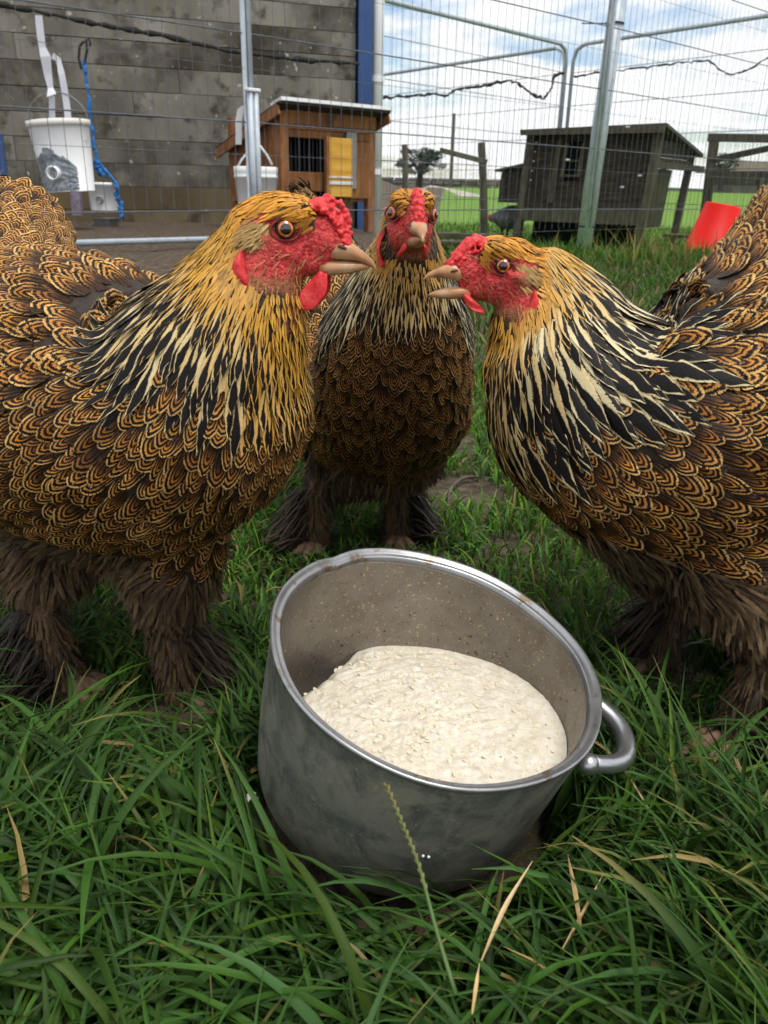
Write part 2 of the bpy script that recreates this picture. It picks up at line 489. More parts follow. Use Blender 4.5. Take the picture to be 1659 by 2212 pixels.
# leaning pole
b0 = at_ground(1258, 552); dpl = b0[1]
top = at(1352, -120, dpl); pr = 15.5 * dpl / FOC
o = thing('scaffold_pole', 'thick grey steel pole leaning in front of the dark coop', 'pole', b0)
mb = MB(); mb.tube([b0 - (top - b0) * .02, top], pr, 20); mb.build('tube', GALV, o, smooth=True)
for f in (.105, .77):
    c = b0 + (top - b0) * f; a_ = nrm(top - b0)
    mb = MB(); ex = nrm(np.cross(a_, [0, 1, 0])); ey = np.cross(a_, ex)
    mb.lathe([(pr * 1.02, -.006), (pr * 1.1, -.006), (pr * 1.1, .006), (pr * 1.02, .006)], c, 20, ex, ey, a_)
    if f > .5:
        mb.tube([c - RGT * pr, c - RGT * pr * 4], .004, 5)
    mb.build('cable_tie', DARK, o)
# ------- far fence panels meeting at a corner
cz = at(1233, 98, 9.2); ZT = cz[2]
def far_panel(pts, label, down):
    o = thing('wire_fence_panel', label, 'fence', (pts[0][0], pts[0][1], 0.1), 'mesh fence panels')
    a, b = pts; L = nrm(b - a); c = .14
    mb = MB(); rr = .020
    dn = lambda p, z_: np.array([p[0], p[1], z_])
    mb.tube([dn(a, .1), dn(a, ZT - c), a + L * .04 - [0, 0, .04], a + L * c, b - L * c, b - L * .04 - [0, 0, .04], dn(b, ZT - c), dn(b, .1)], rr, 10)
    mb.build('frame', GALV, o, smooth=True)
    mb = MB(); n = int(np.linalg.norm(b - a) / .075)
    for i in range(1, n):
        p = a + (b - a) * i / n
        mb.tube([dn(p, .1), dn(p, ZT)], .0014, 3, cap=False)
    for z_ in np.arange(.3, ZT, .3):
        mb.tube([dn(a, z_), dn(b, z_)], .003, 4, cap=False)
    mb.build('wire_mesh', WIRE, o, kind='stuff')
cL = cz - RGT * .03; cR = cz + RGT * .04
near = at_z(800, -8, ZT)
far_panel((near, cL), 'mesh fence panel whose top bar falls from the blue column towards the corner', None)
bk = at_z(790, 167, ZT); far_panel((cL - [0, 0, .0] + [.0, .06, 0], bk), 'mesh fence panel receding from the corner behind the brown hutch', None)
rt = at_z(1700, 27, ZT); rt = cR + (rt - cR) * 1.3
far_panel((cR, rt), 'mesh fence panel rising to the upper right corner above the dark coop', None)
# ------- black netting rope strung along the wall and across to the right
NET = mk('black_netting', [(.012, .012, .012), (.035, .034, .032)], 60, rough=.9, bump=.8, bscale=120)
def rope(pts, r, name, label, cat, mat=NET, jit=.0, n=8):
    P = np.array(pts); T = np.linspace(0, 1, len(P)); tt = np.linspace(0, 1, len(P) * n)
    Q = np.stack([np.interp(tt, T, P[:, k]) for k in range(3)], 1)
    for _ in range(3):
        Q[1:-1] = (Q[:-2] + Q[1:-1] * 2 + Q[2:]) / 4
    Q += RNG.normal(size=Q.shape) * jit
    rs = [r * (1 + random.uniform(-.45, .6) * (jit > 0)) for _ in tt]
    return MB().tube(Q, rs, 7).build(name, mat, smooth=True, label=label, cat=cat)
onw = lambda a, b: at_plane(a, b, W0 + WN * .22, WN)
rope([onw(-40, 4), onw(60, 20), onw(200, 51), onw(350, 76), onw(500, 112), onw(640, 127), onw(775, 138)], .013, 'rolled_netting', 'rolled black netting sagging across the concrete wall', 'netting', jit=.0025)
rope([at(x_, y_, 8.6) for x_, y_ in ((800, 213), (860, 210), (905, 206), (945, 203), (962, 208), (980, 195), (1040, 186), (1095, 173), (1120, 180), (1150, 205), (1175, 214), (1192, 190), (1196, 164), (1220, 158))], .011, 'netting_edge', 'black netting edge drooping between downpipe and fence corner', 'netting', jit=.006)
rope([at(x_, y_, 8.4) for x_, y_ in ((1240, 165), (1290, 158), (1340, 152), (1420, 142), (1490, 133), (1530, 130), (1560, 155), (1580, 163), (1620, 150), (1680, 110))], .007, 'netting_edge', 'thin black netting edge drooping right of the leaning pole', 'netting', jit=.005)

# ------- hanging buckets
TAPE = mk('silver_duct_tape', [(.16, .19, .22), (.30, .34, .38), (.42, .46, .50)], 9, 4, .35, metal=.35, bump=.8, bscale=14, bdist=.01)
RUST = mk('stained_white_plastic', [(.62, .60, .55), (.76, .76, .74)], 5, rough=.5, bump=.04, spots=[((.34, .22, .11), 22, .60, .06), ((.5, .44, .35), 7, .6, .1)])
GREYM = mk('galvanised_pan', [(.2, .2, .19), (.32, .32, .31)], 9, rough=.5, metal=.4)
BROPE = mk('blue_rope', [(.01, .12, .40), (.02, .22, .62)], 60, rough=.7, bump=.6, bscale=160)
STRAP = mk('white_webbing', [(.55, .56, .62), (.68, .69, .74)], 8, rough=.8, bump=.2, bscale=200, spots=[((.35, .32, .28), 7, .66, .08)])
def bucket_axes(lean):
    az = nrm(np.array([math.sin(lean), 0, math.cos(lean)])); ax = nrm(np.cross([0, 1, 0], az)); ay = np.cross(az, ax)
    return ax, ay, az
d1 = 4.9; s1 = d1 / 1860.
tc_ = at(125, 262, d1); lean = R(-4)
ax, ay, az = bucket_axes(lean)
rt_, rb_, hb = 62 * s1, 50 * s1, 138 * s1
o = thing('hanging_bucket', 'large white bucket patched with silver duct tape hanging from a white strap', 'bucket', tc_ - az * hb)
MB().lathe([(rb_ * .97, -hb + .004), (rb_, -hb), (rb_, -hb), (rt_ * .985, -.035), (rt_, -.03), (rt_ * 1.01, 0), (rt_ * .96, 0), (rt_ * .94, -.04), (rb_ * .94, -hb + .01), (.001, -hb + .01)], tc_, 40, ax, ay, az).build('shell', WHITE, o, smooth=True)
MB().lathe([(rt_ * 1.0, -.032), (rt_ * 1.035, -.03), (rt_ * 1.04, 0.002), (rt_ * .97, .004)], tc_, 40, ax, ay, az).build('rim', RUST, o, smooth=True)
MB().lathe([(rb_ * .99, 0), (rb_ * .2, .004)], tc_ - az * (hb - .0), 30, ax, ay, az).build('base', DARK, o)
mb = MB()      # tape patch: bent sheet following the shell
na, nz_ = 16, 14
vs = []; fs = []
for j in range(nz_):
    for i in range(na):
        u = i / (na - 1); v = j / (nz_ - 1)
        an = R(-90) + R(-58) + R(100) * u
        zz_ = -hb * (.985 - .60 * v * (1 - .5 * abs(u - .42) ** 1.5 * 2.2)) + .004
        rr = rb_ + (rt_ - rb_) * (1 + zz_ / hb) + .003 + .004 * random.random()
        vs.append(tc_ + ax * rr * math.cos(an) + ay * rr * math.sin(an) + az * zz_)
for j in range(nz_ - 1):
    for i in range(na - 1):
        if (j == nz_ - 2 and random.random() < .35) or (i in (0, na - 2) and random.random() < .25):
            continue
        fs.append((j * na + i, j * na + i + 1, (j + 1) * na + i + 1, (j + 1) * na + i))
mb.add(vs, fs).build('tape_patch', TAPE, o)
an = R(-96); zsp = -hb * .73; rr = rb_ + (rt_ - rb_) * .28
dirp = nrm(ax * math.cos(an) + ay * math.sin(an)); pc = tc_ + dirp * rr + az * zsp
e1 = nrm(np.cross(dirp, az)); e2 = np.cross(e1, dirp)
MB().lathe([(.030, -.03), (.036, -.03), (.036, .035), (.030, .037), (.028, .03), (.028, -.02), (.0005, -.02)], pc, 28, e1, e2, dirp).build('spout', WHITE2, o, smooth=True)
mb = MB(); hp = [tc_ + ax * rt_ * 1.03 * math.cos(t) + az * (.145 * math.sin(t)) for t in np.linspace(0, math.pi, 18)]
mb.tube(hp, .003, 6).build('handle', GREYM, o, smooth=True)
def strap(pts, wd, d, name, label, tw=0):
    mb = MB(); P = [at(x_, y_, d + dd) for x_, y_, dd in pts]
    vs = []
    for i, p in enumerate(P):
        t = nrm(P[min(i + 1, len(P) - 1)] - P[max(i - 1, 0)]); s_ = nrm(np.cross(t, [0, 1, 0])) * wd[i] / 2
        vs += [p - s_, p + s_, p + s_ + [0, .004, 0], p - s_ + [0, .004, 0]]
    fs = []
    for i in range(len(P) - 1):
        for a_, b2 in ((0, 1), (1, 2), (2, 3), (3, 0)):
            fs.append((4 * i + a_, 4 * i + b2, 4 * i + 4 + b2, 4 * i + 4 + a_))
    return mb.add(vs, fs).build(name, STRAP, label=label, cat='strap')
strap([(83, 33, 0), (86, 65, 0), (91, 102, 0), (98, 122, -.01), (103, 160, 0), (109, 190, 0), (111, 206, -.03)], [.037, .04, .036, .056, .044, .03, .055], d1, 'webbing_strap', 'white knotted webbing strap holding up the taped bucket')
strap([(113, 120, .01), (125, 128, .01), (133, 160, 0), (140, 200, 0), (145, 235, 0), (147, 262, 0)], [.03, .03, .034, .036, .036, .036], d1, 'webbing_tail', 'loose white webbing end hanging into the taped bucket')
strap([(112, 206, .02), (112, 235, .02), (113, 262, .02)], [.03, .032, .032], d1, 'webbing_tail', 'short white webbing strip between bucket handle and rim')
# blue rope on a black clip and the small bucket
rope([at(x_, y_, 5.3) for x_, y_ in ((180, 130), (184, 160), (190, 200), (197, 270), (204, 320), (210, 350), (222, 362), (240, 382), (251, 396), (256, 406))], .0085, 'blue_rope', 'blue rope hanging from a black clip down to the small white bucket', 'rope', BROPE, .002)
rope([at(x_, y_, 5.28) for x_, y_ in ((206, 348), (212, 352), (215, 358), (209, 356), (217, 372), (219, 380))], .014, 'rope_knot', 'blue rope knot above the small white bucket', 'rope', BROPE, .004)
rope([at(x_, y_, 5.25) for x_, y_ in ((252, 404), (256, 430), (262, 455), (263, 472))], .012, 'rope_tail', 'frayed blue rope end below the small bucket', 'rope', BROPE, .006)
mb = MB()
mb.tube([at(x_, y_, 5.3) for x_, y_ in ((183, 135), (188, 108), (186, 88), (178, 92), (172, 100), (170, 125), (176, 150))], .008, 6)
mb.tube([at(x_, y_, 5.28) for x_, y_ in ((186, 88), (192, 84), (195, 92), (194, 100))], .007, 6)
mb.build('hanging_clip', DARK, label='black plastic clip holding the blue rope on the wall', cat='clip')
d2 = 5.35; s2 = d2 / 1860.
tc2 = at(221, 394, d2)
o = thing('small_bucket', 'small square white bucket with round spout hanging from the blue rope', 'bucket', tc2 - np.array([0, 0, .17]))
az = np.array([0, 0, 1.0]); ax = XX; ay = np.array([0, 1.0, 0])
rt2 = 31 * s2; h2 = 56 * s2
MB().lathe([(rt2 * .93, -h2), (rt2 * .98, -.02), (rt2 * 1.03, -.018), (rt2 * 1.03, 0), (rt2 * .97, 0), (rt2 * .9, -h2 + .006), (.001, -h2 + .006)], tc2, 32).build('shell', WHITE2, o, smooth=True)
MB().lathe([(.018, -.02), (.022, -.02), (.022, .014), (.017, .015), (.017, 0), (.0005, 0)], tc2 + np.array([.003, -rt2 * .94, -h2 * .62]), 20, XX, np.array([0, 0, 1.0]), np.array([0, -1.0, 0])).build('spout', GREYM, o, smooth=True)
pd = at(229, 472, 5.4); rr = 28 * 5.4 / 1860
o = MB().lathe([(rr * .85, -.05), (rr, 0), (rr * 1.05, .003), (rr * .95, 0), (rr * .8, -.045), (.001, -.045)], pd, 30).build('water_pan', GREYM, smooth=True, label='shallow grey metal pan standing under the small bucket', cat='pan')
# small printed carton between wall and buckets
CART = mk('carton', [(.14, .11, .16), (.35, .3, .38)], 25, rough=.7, spots=[((.3, .05, .06), 12, .55, .05)])
c = at(165, 430, 5.6); MB().box(c, (.06, .05, .2)).build('carton', CART, label='small dark printed carton behind the taped bucket', cat='carton')
# white lidded bucket by the hutch
d3 = 4.75; s3 = d3 / 1860.
tc3 = at(552, 360, d3); rt3 = 47 * s3; h3 = 130 * s3
o = thing('lidded_bucket', 'tall white bucket with raised handle in front of the brown hutch', 'bucket', tc3 - np.array([0, 0, h3]))
MB().lathe([(rt3 * .80, -h3), (rt3 * .95, -.06), (rt3 * 1.0, -.058), (rt3 * 1.0, -.045), (rt3 * .97, -.043), (rt3 * 1.0, -.03), (rt3 * 1.0, -.003), (rt3 * .95, 0), (rt3 * .92, -.02), (rt3 * .75, -h3 + .01), (.001, -h3 + .01)], tc3, 40).build('shell', WHITE2, o, smooth=True)
mb = MB(); mb.tube([tc3 + np.array([a_ * s3, 0, b2 * s3]) for a_, b2 in ((-40, -4), (-30, 12), (-12, 32), (4, 46), (12, 40), (26, 22), (36, 4))], .006, 6)
mb.build('handle', WHITE, o, smooth=True)
# ------- brown hutch
BROWN = mk('brown_stained_wood', [(.12, .042, .010), (.21, .08, .018), (.30, .125, .03)], 5, 6, .65, bump=.3, bscale=50, stretch=(6, 6, .8), spots=[((.06, .025, .01), 4, .56, .12)], vary=.25)
BROWN2 = mk('worn_brown_wood', [(.16, .06, .02), (.25, .10, .03), (.33, .17, .09)], 9, 6, .7, bump=.3, bscale=50, stretch=(4, 4, 1), spots=[((.45, .28, .2), 6, .64, .05)], vary=.2)
YELL = mk('yellow_plywood', [(.52, .25, .025), (.66, .35, .04), (.72, .42, .08)], 4, 6, .6, bump=.1, bscale=60, stretch=(1, 1, 5), spots=[((.35, .15, .02), 3, .62, .1)])
BLACK = mk('interior_shade', [(.006, .006, .007), (.014, .013, .012)], 6, rough=.95)  # near-black colour for sheets that stand in for shade inside the huts
ROOFW = mk('white_roof_sheet', [(.6, .61, .62), (.74, .75, .76)], 5, rough=.5, spots=[((.3, .33, .25), 7, .64, .08)])
HA = np.array([math.cos(R(40)), math.sin(R(40)), 0]); HB = np.array([-HA[1], HA[0], 0])   # front direction, depth direction
hc = at(606, 300, 5.2); hc[2] = 0
def hp_(a, b, z):
    p = hc + HA * a + HB * b
    return np.array([p[0], p[1], z])
zt = at(606, 222, 5.2)[2]; zr = at(800, 245, 5.65)[2]; zbt = at(640, 428, 5.3)[2]; ztb = zt - .20
Wd, Dp = .72, .62
gzh = GZ(hc[0], hc[1])
hut = thing('brown_hutch', 'brown wooden hen hutch with white roof edge and yellow door panel', 'hutch', hp_(Wd / 2, Dp / 2, gzh))
def slab(name, mat, a0, a1, b0, b1, z0, z1, bev=.003, par=None):
    return MB().box(hp_((a0 + a1) / 2, (b0 + b1) / 2, (z0 + z1) / 2), (abs(a1 - a0), abs(b1 - b0), abs(z1 - z0)), HA, HB, bev=bev).build(name, mat, par or hut)
for a_ in (.02, Wd - .03):
    for b2 in (.02, Dp - .03):
        slab('leg', BROWN2, a_ - .025, a_ + .025, b2 - .025, b2 + .025, gzh - .02, zt - .05)
# left side boards (vertical)
nb = 7
for i in range(nb):
    b0_ = .045 + (Dp - .09) * i / nb; ze = zt - .03 - .20 * (i + 1) / nb
    slab('side_board', BROWN if i % 3 else BROWN2, -.008, .012, b0_ + .002, b0_ + (Dp - .09) / nb - .002, zbt - .03, ze)
slab('back_panel', BROWN, 0, Wd, Dp - .02, Dp, zbt, ztb)
slab('right_panel', BROWN, Wd - .015, Wd, .02, Dp - .03, zbt, ztb + .05)
slab('floor', BROWN, .02, Wd - .02, .02, Dp - .03, zbt - .02, zbt)
slab('shade_sheet', BLACK, .03, Wd - .03, .3, .32, zbt, zt - .1)  # added black sheet, paints the shade seen through the hutch opening
# front boards
zo = at(660, 297, 5.25)[2]; zo2 = at(660, 371, 5.25)[2]
slab('top_rail', BROWN, .0, Wd, -.012, .012, zt - .11, zt - .03)
slab('front_rail', BROWN2, .03, Wd, -.006, .014, zo + .045, zt - .112)
slab('front_rail', BROWN, .03, Wd, -.004, .012, zo, zo + .043)
slab('front_board', BROWN, .03, .36, -.004, .012, zbt + .04, zo2)
slab('front_board', BROWN, .46, Wd - .0, -.004, .012, zbt + .0, zo - .002)
slab('corner_post', BROWN2, -.012, .045, -.02, .03, gzh, zt - .04)
for i in range(9):
    a_ = .06 + i * .032
    MB().tube([hp_(a_, .03, zo2), hp_(a_, .03, zo)], .004, 6).build('bar', DARK, hut)
dr = slab('door', YELL, .31, .50, -.05, -.03, at(690, 425, 5.35)[2], zo + .01)
slab('door_rail', ROOFW, .315, .495, -.058, -.051, at(690, 398, 5.35)[2], at(690, 391, 5.35)[2], 0.001, dr)
slab('door_rail', ROOFW, .315, .495, -.058, -.051, at(690, 384, 5.35)[2], at(690, 380, 5.35)[2], 0.001, dr)
slab('door_stile', BROWN2, .295, .318, -.056, -.026, at(690, 425, 5.35)[2], zo + .012, .001, dr)
slab('window_strip', GREYM, .48, .56, -.016, -.006, zo - .28, zo + .05)
# roof: two slopes of sheet
def quad_slab(name, mat, P, th, par):
    P = [np.asarray(p, float) for p in P]; n = nrm(np.cross(P[1] - P[0], P[2] - P[0]))
    if n[2] < 0:
        n = -n
    v = P + [p + n * th for p in P]
    return MB().add(v, [(0, 3, 2, 1), (4, 5, 6, 7), (0, 1, 5, 4), (1, 2, 6, 5), (2, 3, 7, 6), (3, 0, 4, 7)]).build(name, mat, par)
quad_slab('roof', DARK, [hp_(-.06, -.09, zt - .01), hp_(Wd + .05, -.09, zt - .01), hp_(Wd + .05, Dp + .06, zt - .24), hp_(-.06, Dp + .06, zt - .24)], .014, hut)
quad_slab('roof_sheet', ROOFW, [hp_(-.05, -.10, zt + .006), hp_(Wd + .06, -.10, zt + .006), hp_(Wd + .06, .02, zt - .025), hp_(-.05, .02, zt - .025)], .02, hut)
for a_ in (-.062, Wd + .045):
    quad_slab('barge_board', BROWN2, [hp_(a_, -.08, zt - .065), hp_(a_ + .016, -.08, zt - .065), hp_(a_ + .016, Dp + .05, zt - .29), hp_(a_, Dp + .05, zt - .29)], .055, hut)

# ------- dark coop on the right
DW = mk('dark_weathered_wood', [(.016, .011, .007), (.032, .023, .015), (.055, .043, .029)], 6, 7, .85, bump=.5, bscale=40, stretch=(1, 1, 7), spots=[((.055, .048, .034), 3, .6, .12), ((.02, .016, .011), 5, .58, .1)], vary=.35)
DW2 = mk('greyed_timber', [(.042, .034, .022), (.07, .06, .041), (.10, .09, .064)], 7, 7, .85, bump=.5, bscale=40, stretch=(3, 3, 1), spots=[((.05, .06, .03), 4, .6, .12)], vary=.25)
FELT = mk('roofing_felt', [(.04, .037, .032), (.075, .07, .06)], 14, rough=.95, bump=.6, bscale=90)
PLY = mk('mossy_wood', [(.03, .03, .012), (.055, .055, .022)], 5, rough=.9, stretch=(1, 1, 3))
tilt = R(4.0)
ca = nrm(np.array([-math.cos(R(35)), math.sin(R(35)), 0])); cb = np.array([ca[1], -ca[0], 0])     # along the front (to the left), into the depth
if cb[1] < 0:
    cb = -cb
cr_ = at(1428, 275, 8.0); gc = GZ(cr_[0], cr_[1])
zt = cr_[2]; c0 = np.array([cr_[0], cr_[1], 0])
lean = math.tan(tilt)
def cp(a, b, z):
    p = c0 + ca * a + cb * b
    return np.array([p[0] + (z - zt) * lean * 1.0, p[1], z])
coop = thing('dark_coop', 'dark weathered wooden hen coop with felt roof beyond the leaning pole', 'coop', cp(.6, .5, gc))
CW, CD = 1.30, 1.15
def cbox(name, mat, a0, a1, b0, b1, z0, z1, par=None):
    P = []
    for z_ in (z0, z1):
        P += [cp(a0, b0, z_), cp(a1, b0, z_), cp(a1, b1, z_), cp(a0, b1, z_)]
    return MB().add(P, [(0, 1, 2, 3), (4, 7, 6, 5), (0, 4, 5, 1), (1, 5, 6, 2), (2, 6, 7, 3), (3, 7, 4, 0)]).build(name, mat, par or coop)
zs = lambda px, py, d=8.3: at(px, py, d)[2]
z_rail0, z_rail1 = zs(1250, 482), zs(1250, 452)
z_bot = z_rail1
# front planks (7 rows), left and right of the window, shingled
npk = 8
aw0, aw1 = .72, .86       # window opening
zwin0, zwin1 = zs(1260, 378, 8.5), zs(1260, 318, 8.5)
ph = (zt - .02 - z_bot) / npk
for i in range(npk):
    z0, z1 = z_bot + i * ph, z_bot + (i + 1) * ph - .004
    o_ = -.004 * (i % 2)
    if z1 > zwin0 and z0 < zwin1:
        cbox('plank', DW, .05, aw0, o_, .018, z0, z1); cbox('plank', DW, aw1, CW - .03, o_, .018, z0, z1)
    else:
        cbox('plank', DW, .05, CW - .03, o_, .018, z0, z1)
win = cbox('window_frame', DW2, aw0 - .03, aw0, -.03, .02, zwin0 - .02, zwin1 + .03)
cbox('window_jamb', DW2, aw1, aw1 + .03, -.03, .02, zwin0 - .02, zwin1 + .03, win)
cbox('window_sill', DW2, aw0, aw1, -.03, .02, zwin0 - .02, zwin0, win)
cbox('window_bar', DW2, aw0, aw1, -.02, .0, (zwin0 + zwin1) / 2 - .008, (zwin0 + zwin1) / 2 + .008, win)
cbox('shade_sheet', BLACK, .06, CW - .05, .10, .12, z_bot, zt - .05)  # black sheet behind the window, standing in for the unlit inside
cbox('batten', DW2, .58, .64, -.025, -.005, z_bot + .05, zt - .09)
cbox('batten', DW2, .93, .98, -.025, -.005, z_bot + .05, zt - .09)
cbox('bottom_rail', DW2, -.03, CW, -.03, .02, z_rail0, z_rail1)
for a_ in (0.0, CW - .03):
    cbox('corner_post', DW2, a_ - .035, a_ + .035, -.035, .04, gc - .05, zt - .012)
cbox('back_post', DW2, -.03, .04, CD - .05, CD, gc - .05, zt - .12)
# right side planks (upper) and open doorway below
zd = zs(1430, 350, 8.3)
nps = 5; ph = (zt - .1 - zd) / nps
for i in range(nps):
    cbox('side_plank', DW, -.02 - .004 * (i % 2), .0, .04, CD - .04, zd + i * ph, zd + (i + 1) * ph - .004)
cbox('side_rail', DW2, -.04, .01, .04, CD + .4, zd - .06, zd - .004)
cbox('side_board', PLY, -.01, .005, .05, .55, gc + .22, zd - .065)
cbox('inner_wall', BLACK, .5, .52, .1, CD - .1, gc, zd)  # not a real wall: black sheet painting the shade within the doorway
cbox('underside_shade', BLACK, .06, CW - .05, .3, .32, gc - .05, z_rail0)  # open space under the coop, its shade put in as a black sheet
cbox('ramp', DW2, -.35, -.02, .62, .85, gc + .12, gc + .15)
for px_, py_ in ((1352, 268 + 6), (1340, 404), (1222, 345), (1378, 379)):
    p = at(px_, py_, 7.95); MB().tube([p, p + np.array([.035, .01, .0])], .008, 6).build('hinge', GALV, coop)
# roof
quad_slab('roof', FELT, [cp(-.08, -.10, zt + .0), cp(CW + .05, -.10, zt - .03), cp(CW + .05, CD + .1, zt - .20), cp(-.08, CD + .1, zt - .20)], .03, coop)
cbox('fascia', DW2, -.07, CW + .04, -.105, -.085, zt - .05, zt + .0)
# nest box on the left
nx0, nx1 = CW - .02, CW + .26; zn0, zn1 = zs(1120, 438, 8.9), zs(1120, 372, 8.9)
for i in range(4):
    h_ = (zn1 - zn0) / 4
    cbox('nest_plank', DW, nx0, nx1, .02, .04, zn0 + i * h_, zn0 + (i + 1) * h_ - .004)
cbox('nest_side', DW, nx1 - .02, nx1, .04, .45, zn0, zn1)
quad_slab('nest_lid', FELT, [cp(nx0 - .03, -.04, zn1 + .07), cp(nx1 + .05, -.04, zn1 + .0), cp(nx1 + .05, .5, zn1 + .0), cp(nx0 - .03, .5, zn1 + .07)], .02, coop)
# run frame to the right of the coop
run = thing('coop_run', 'weathered timber run frame to the right of the dark coop', 'run', at(1600, 420, 8.9))
def beam(a, b, d0, d1, wdt, name):
    p, q = at(*a, d0), at(*b, d1); L = nrm(q - p); s = nrm(np.cross(L, [0, 1, 0]))
    return MB().box((p + q) / 2, (np.linalg.norm(q - p), .05, wdt), L, np.cross(s, L), s, bev=.004).build(name, DW2, run)
beam((1530, 297), (1720, 300), 8.9, 8.4, .075, 'top_beam')
beam((1535, 347), (1720, 308), 8.9, 8.6, .06, 'brace')
beam((1530, 384), (1720, 386), 8.8, 8.4, .13, 'middle_beam')
beam((1543, 300), (1518, 500), 9.0, 9.0, .09, 'post')
beam((1645, 385), (1630, 520), 8.5, 8.5, .05, 'post')
# red upturned bucket
RED = mk('red_plastic', [(.58, .006, .004), (.68, .010, .006)], 5, rough=.5, spec=.2, bump=.03, spots=[((.4, .02, .015), 9, .62, .1)])
drb = 6.3; s = drb / 1860
tp = at(1563, 442, drb); ln = R(9); az = nrm(np.array([math.sin(ln), 0, math.cos(ln)])); ax = nrm(np.cross([0, 1, 0], az)); ay = np.cross(az, ax)
MB().lathe([(.001, .0), (36 * s, 0), (38 * s, -.01), (56 * s, -.38), (58 * s, -.38), (58 * s, -.40)], tp, 36, ax, ay, az).build('red_bucket', RED, smooth=True, label='upturned red plastic bucket beside the coop run', cat='bucket')
# ------- field posts and rail
POST = mk('grey_fence_post', [(.06, .05, .035), (.11, .10, .07), (.15, .14, .10)], 8, 6, .9, bump=.5, bscale=40, stretch=(3, 3, .6), spots=[((.08, .09, .03), 4, .6, .1)])
def post(t, b, d, wpx, label):
    p, q = at(*t, d), at(*b, d); r = wpx * d / 1860 / 2
    MB().tube([q - [0, 0, .1], p * .5 + q * .5 + [r * .1, 0, 0], p], [r * 1.05, r, r * .95], 10).build('field_post', POST, smooth=False, label=label, cat='post')
post((874, 312), (876, 425), 11, 13, 'grey wooden post in the field left of the propped rail')
post((1040, 308), (1047, 496), 9.4, 17, 'taller grey wooden post in the field carrying a sloping rail')
p, q = at(950, 324, 9.3), at(1052, 350, 9.3); L = nrm(q - p); s = nrm(np.cross(L, [0, 1, 0]))
MB().box((p + q) / 2, (np.linalg.norm(q - p), .06, .05), L, np.cross(s, L), s, bev=.004).build('sloping_rail', POST, label='short wooden rail sloping down onto the field post', cat='rail')
p = at(981, 245, 40); MB().tube([[p[0], p[1], 0], p], .07, 6).build('far_pole', POST, label='thin distant pole standing behind the field wall', cat='pole')
# kerb boards at the fence foot
for (a, b, d, hpx, lab) in (((940, 508), (1075, 512), 4.6, 12, 'upper grey board lying along the foot of the fence'), ((940, 524), (1040, 526), 4.3, 9, 'lower pale board lying along the foot of the fence')):
    p, q = at(*a, d), at(*b, d); MB().box((p + q) / 2, (np.linalg.norm(q - p), .06, hpx * d / 1860), nrm(q - p), bev=.004).build('timber_board', DW2, label=lab, cat='board')
# ------- dry stone wall across the field, stones as pieces
STONE = mk('field_stone', [(.10, .09, .075), (.17, .155, .13), (.22, .21, .18)], 1.2, rough=.95, vary=.5)
dw = at_z(950, 399, .2)[1]; dw = min(dw, 60)
dw = 42.0
zb_, zt_ = at(950, 400, dw)[2], at(950, 384.5, dw)[2]
xa, xb = at(790, 390, dw)[0], at(1130, 396, dw)[0]
sw = thing('stone_wall', 'low dry stone wall along the far edge of the field', 'wall', ((xa + xb) / 2, dw, zb_ - .2))
Lw = xb - xa
def swz(x_):
    return (zb_ - .15) + 0.0 * x_
MB().box(((xa + xb) / 2, dw + .5, zb_ + .05), (Lw, .4, (zt_ - zb_) * .9)).build('core', STONE, sw)
rows_ = 3; hh = (zt_ - zb_ + .15) / rows_
sm = None
for rI in range(rows_):
    x_ = xa - random.random()
    while x_ < xb:
        ln = random.uniform(.35, .8)
        hgt = hh * random.uniform(.8, 1.05)
        MB().box((x_ + ln / 2, dw + random.uniform(-.05, .05), swz(x_) + hh * (rI + .5)), (ln * .94, .5, hgt), bev=.06).build('stone', STONE, sw)
        x_ += ln
# hill line and distant house
HILL = mk('far_hill', [(.10, .13, .09), (.14, .16, .11)], .05, rough=1)
mb = MB(); xs = np.linspace(-260, 300, 40)
zt2 = at(1000, 391, 240)[2]
vs = [(a_, 240 + 0 * a_, -2) for a_ in xs] + [(a_, 240, zt2 - .8 + .8 * math.sin(a_ * .03) - .004 * a_) for a_ in xs] + [(a_, 330, -4) for a_ in xs]
n_ = len(xs); mb.add(vs, [(i + r_ * n_, i + 1 + r_ * n_, i + 1 + (r_ + 1) * n_, i + (r_ + 1) * n_) for r_ in (0, 1) for i in range(n_ - 1)]).build('hills', HILL, kind='structure')
ROOFT = mk('old_roof_tiles', [(.09, .075, .05), (.14, .12, .085)], 3, rough=.95)
a = at(1560, 392, 45); b = at(1640, 345, 45); sx_ = 45 / 1860
hs = thing('far_farmhouse', 'distant farmhouse with low brown roof beyond the run', 'house', (b[0], 45, 0))
zE = at(1600, 372, 45)[2]; zR = b[2]
MB().box((b[0] + 1, 47, zE / 2), (4.2, 4, zE)).build('wall', STONE, hs)
x0, x1 = b[0] - 1.8, b[0] + 3.6
MB().add([(x0, 44.6, zE), (x1, 44.6, zE), (x1 - .5, 47, zR), (x0 + 1.4, 47, zR), (x0, 49.4, zE), (x1, 49.4, zE)], [(0, 1, 2, 3), (5, 4, 3, 2), (4, 0, 3), (1, 5, 2), (0, 4, 5, 1)]).build('roof', ROOFT, hs)
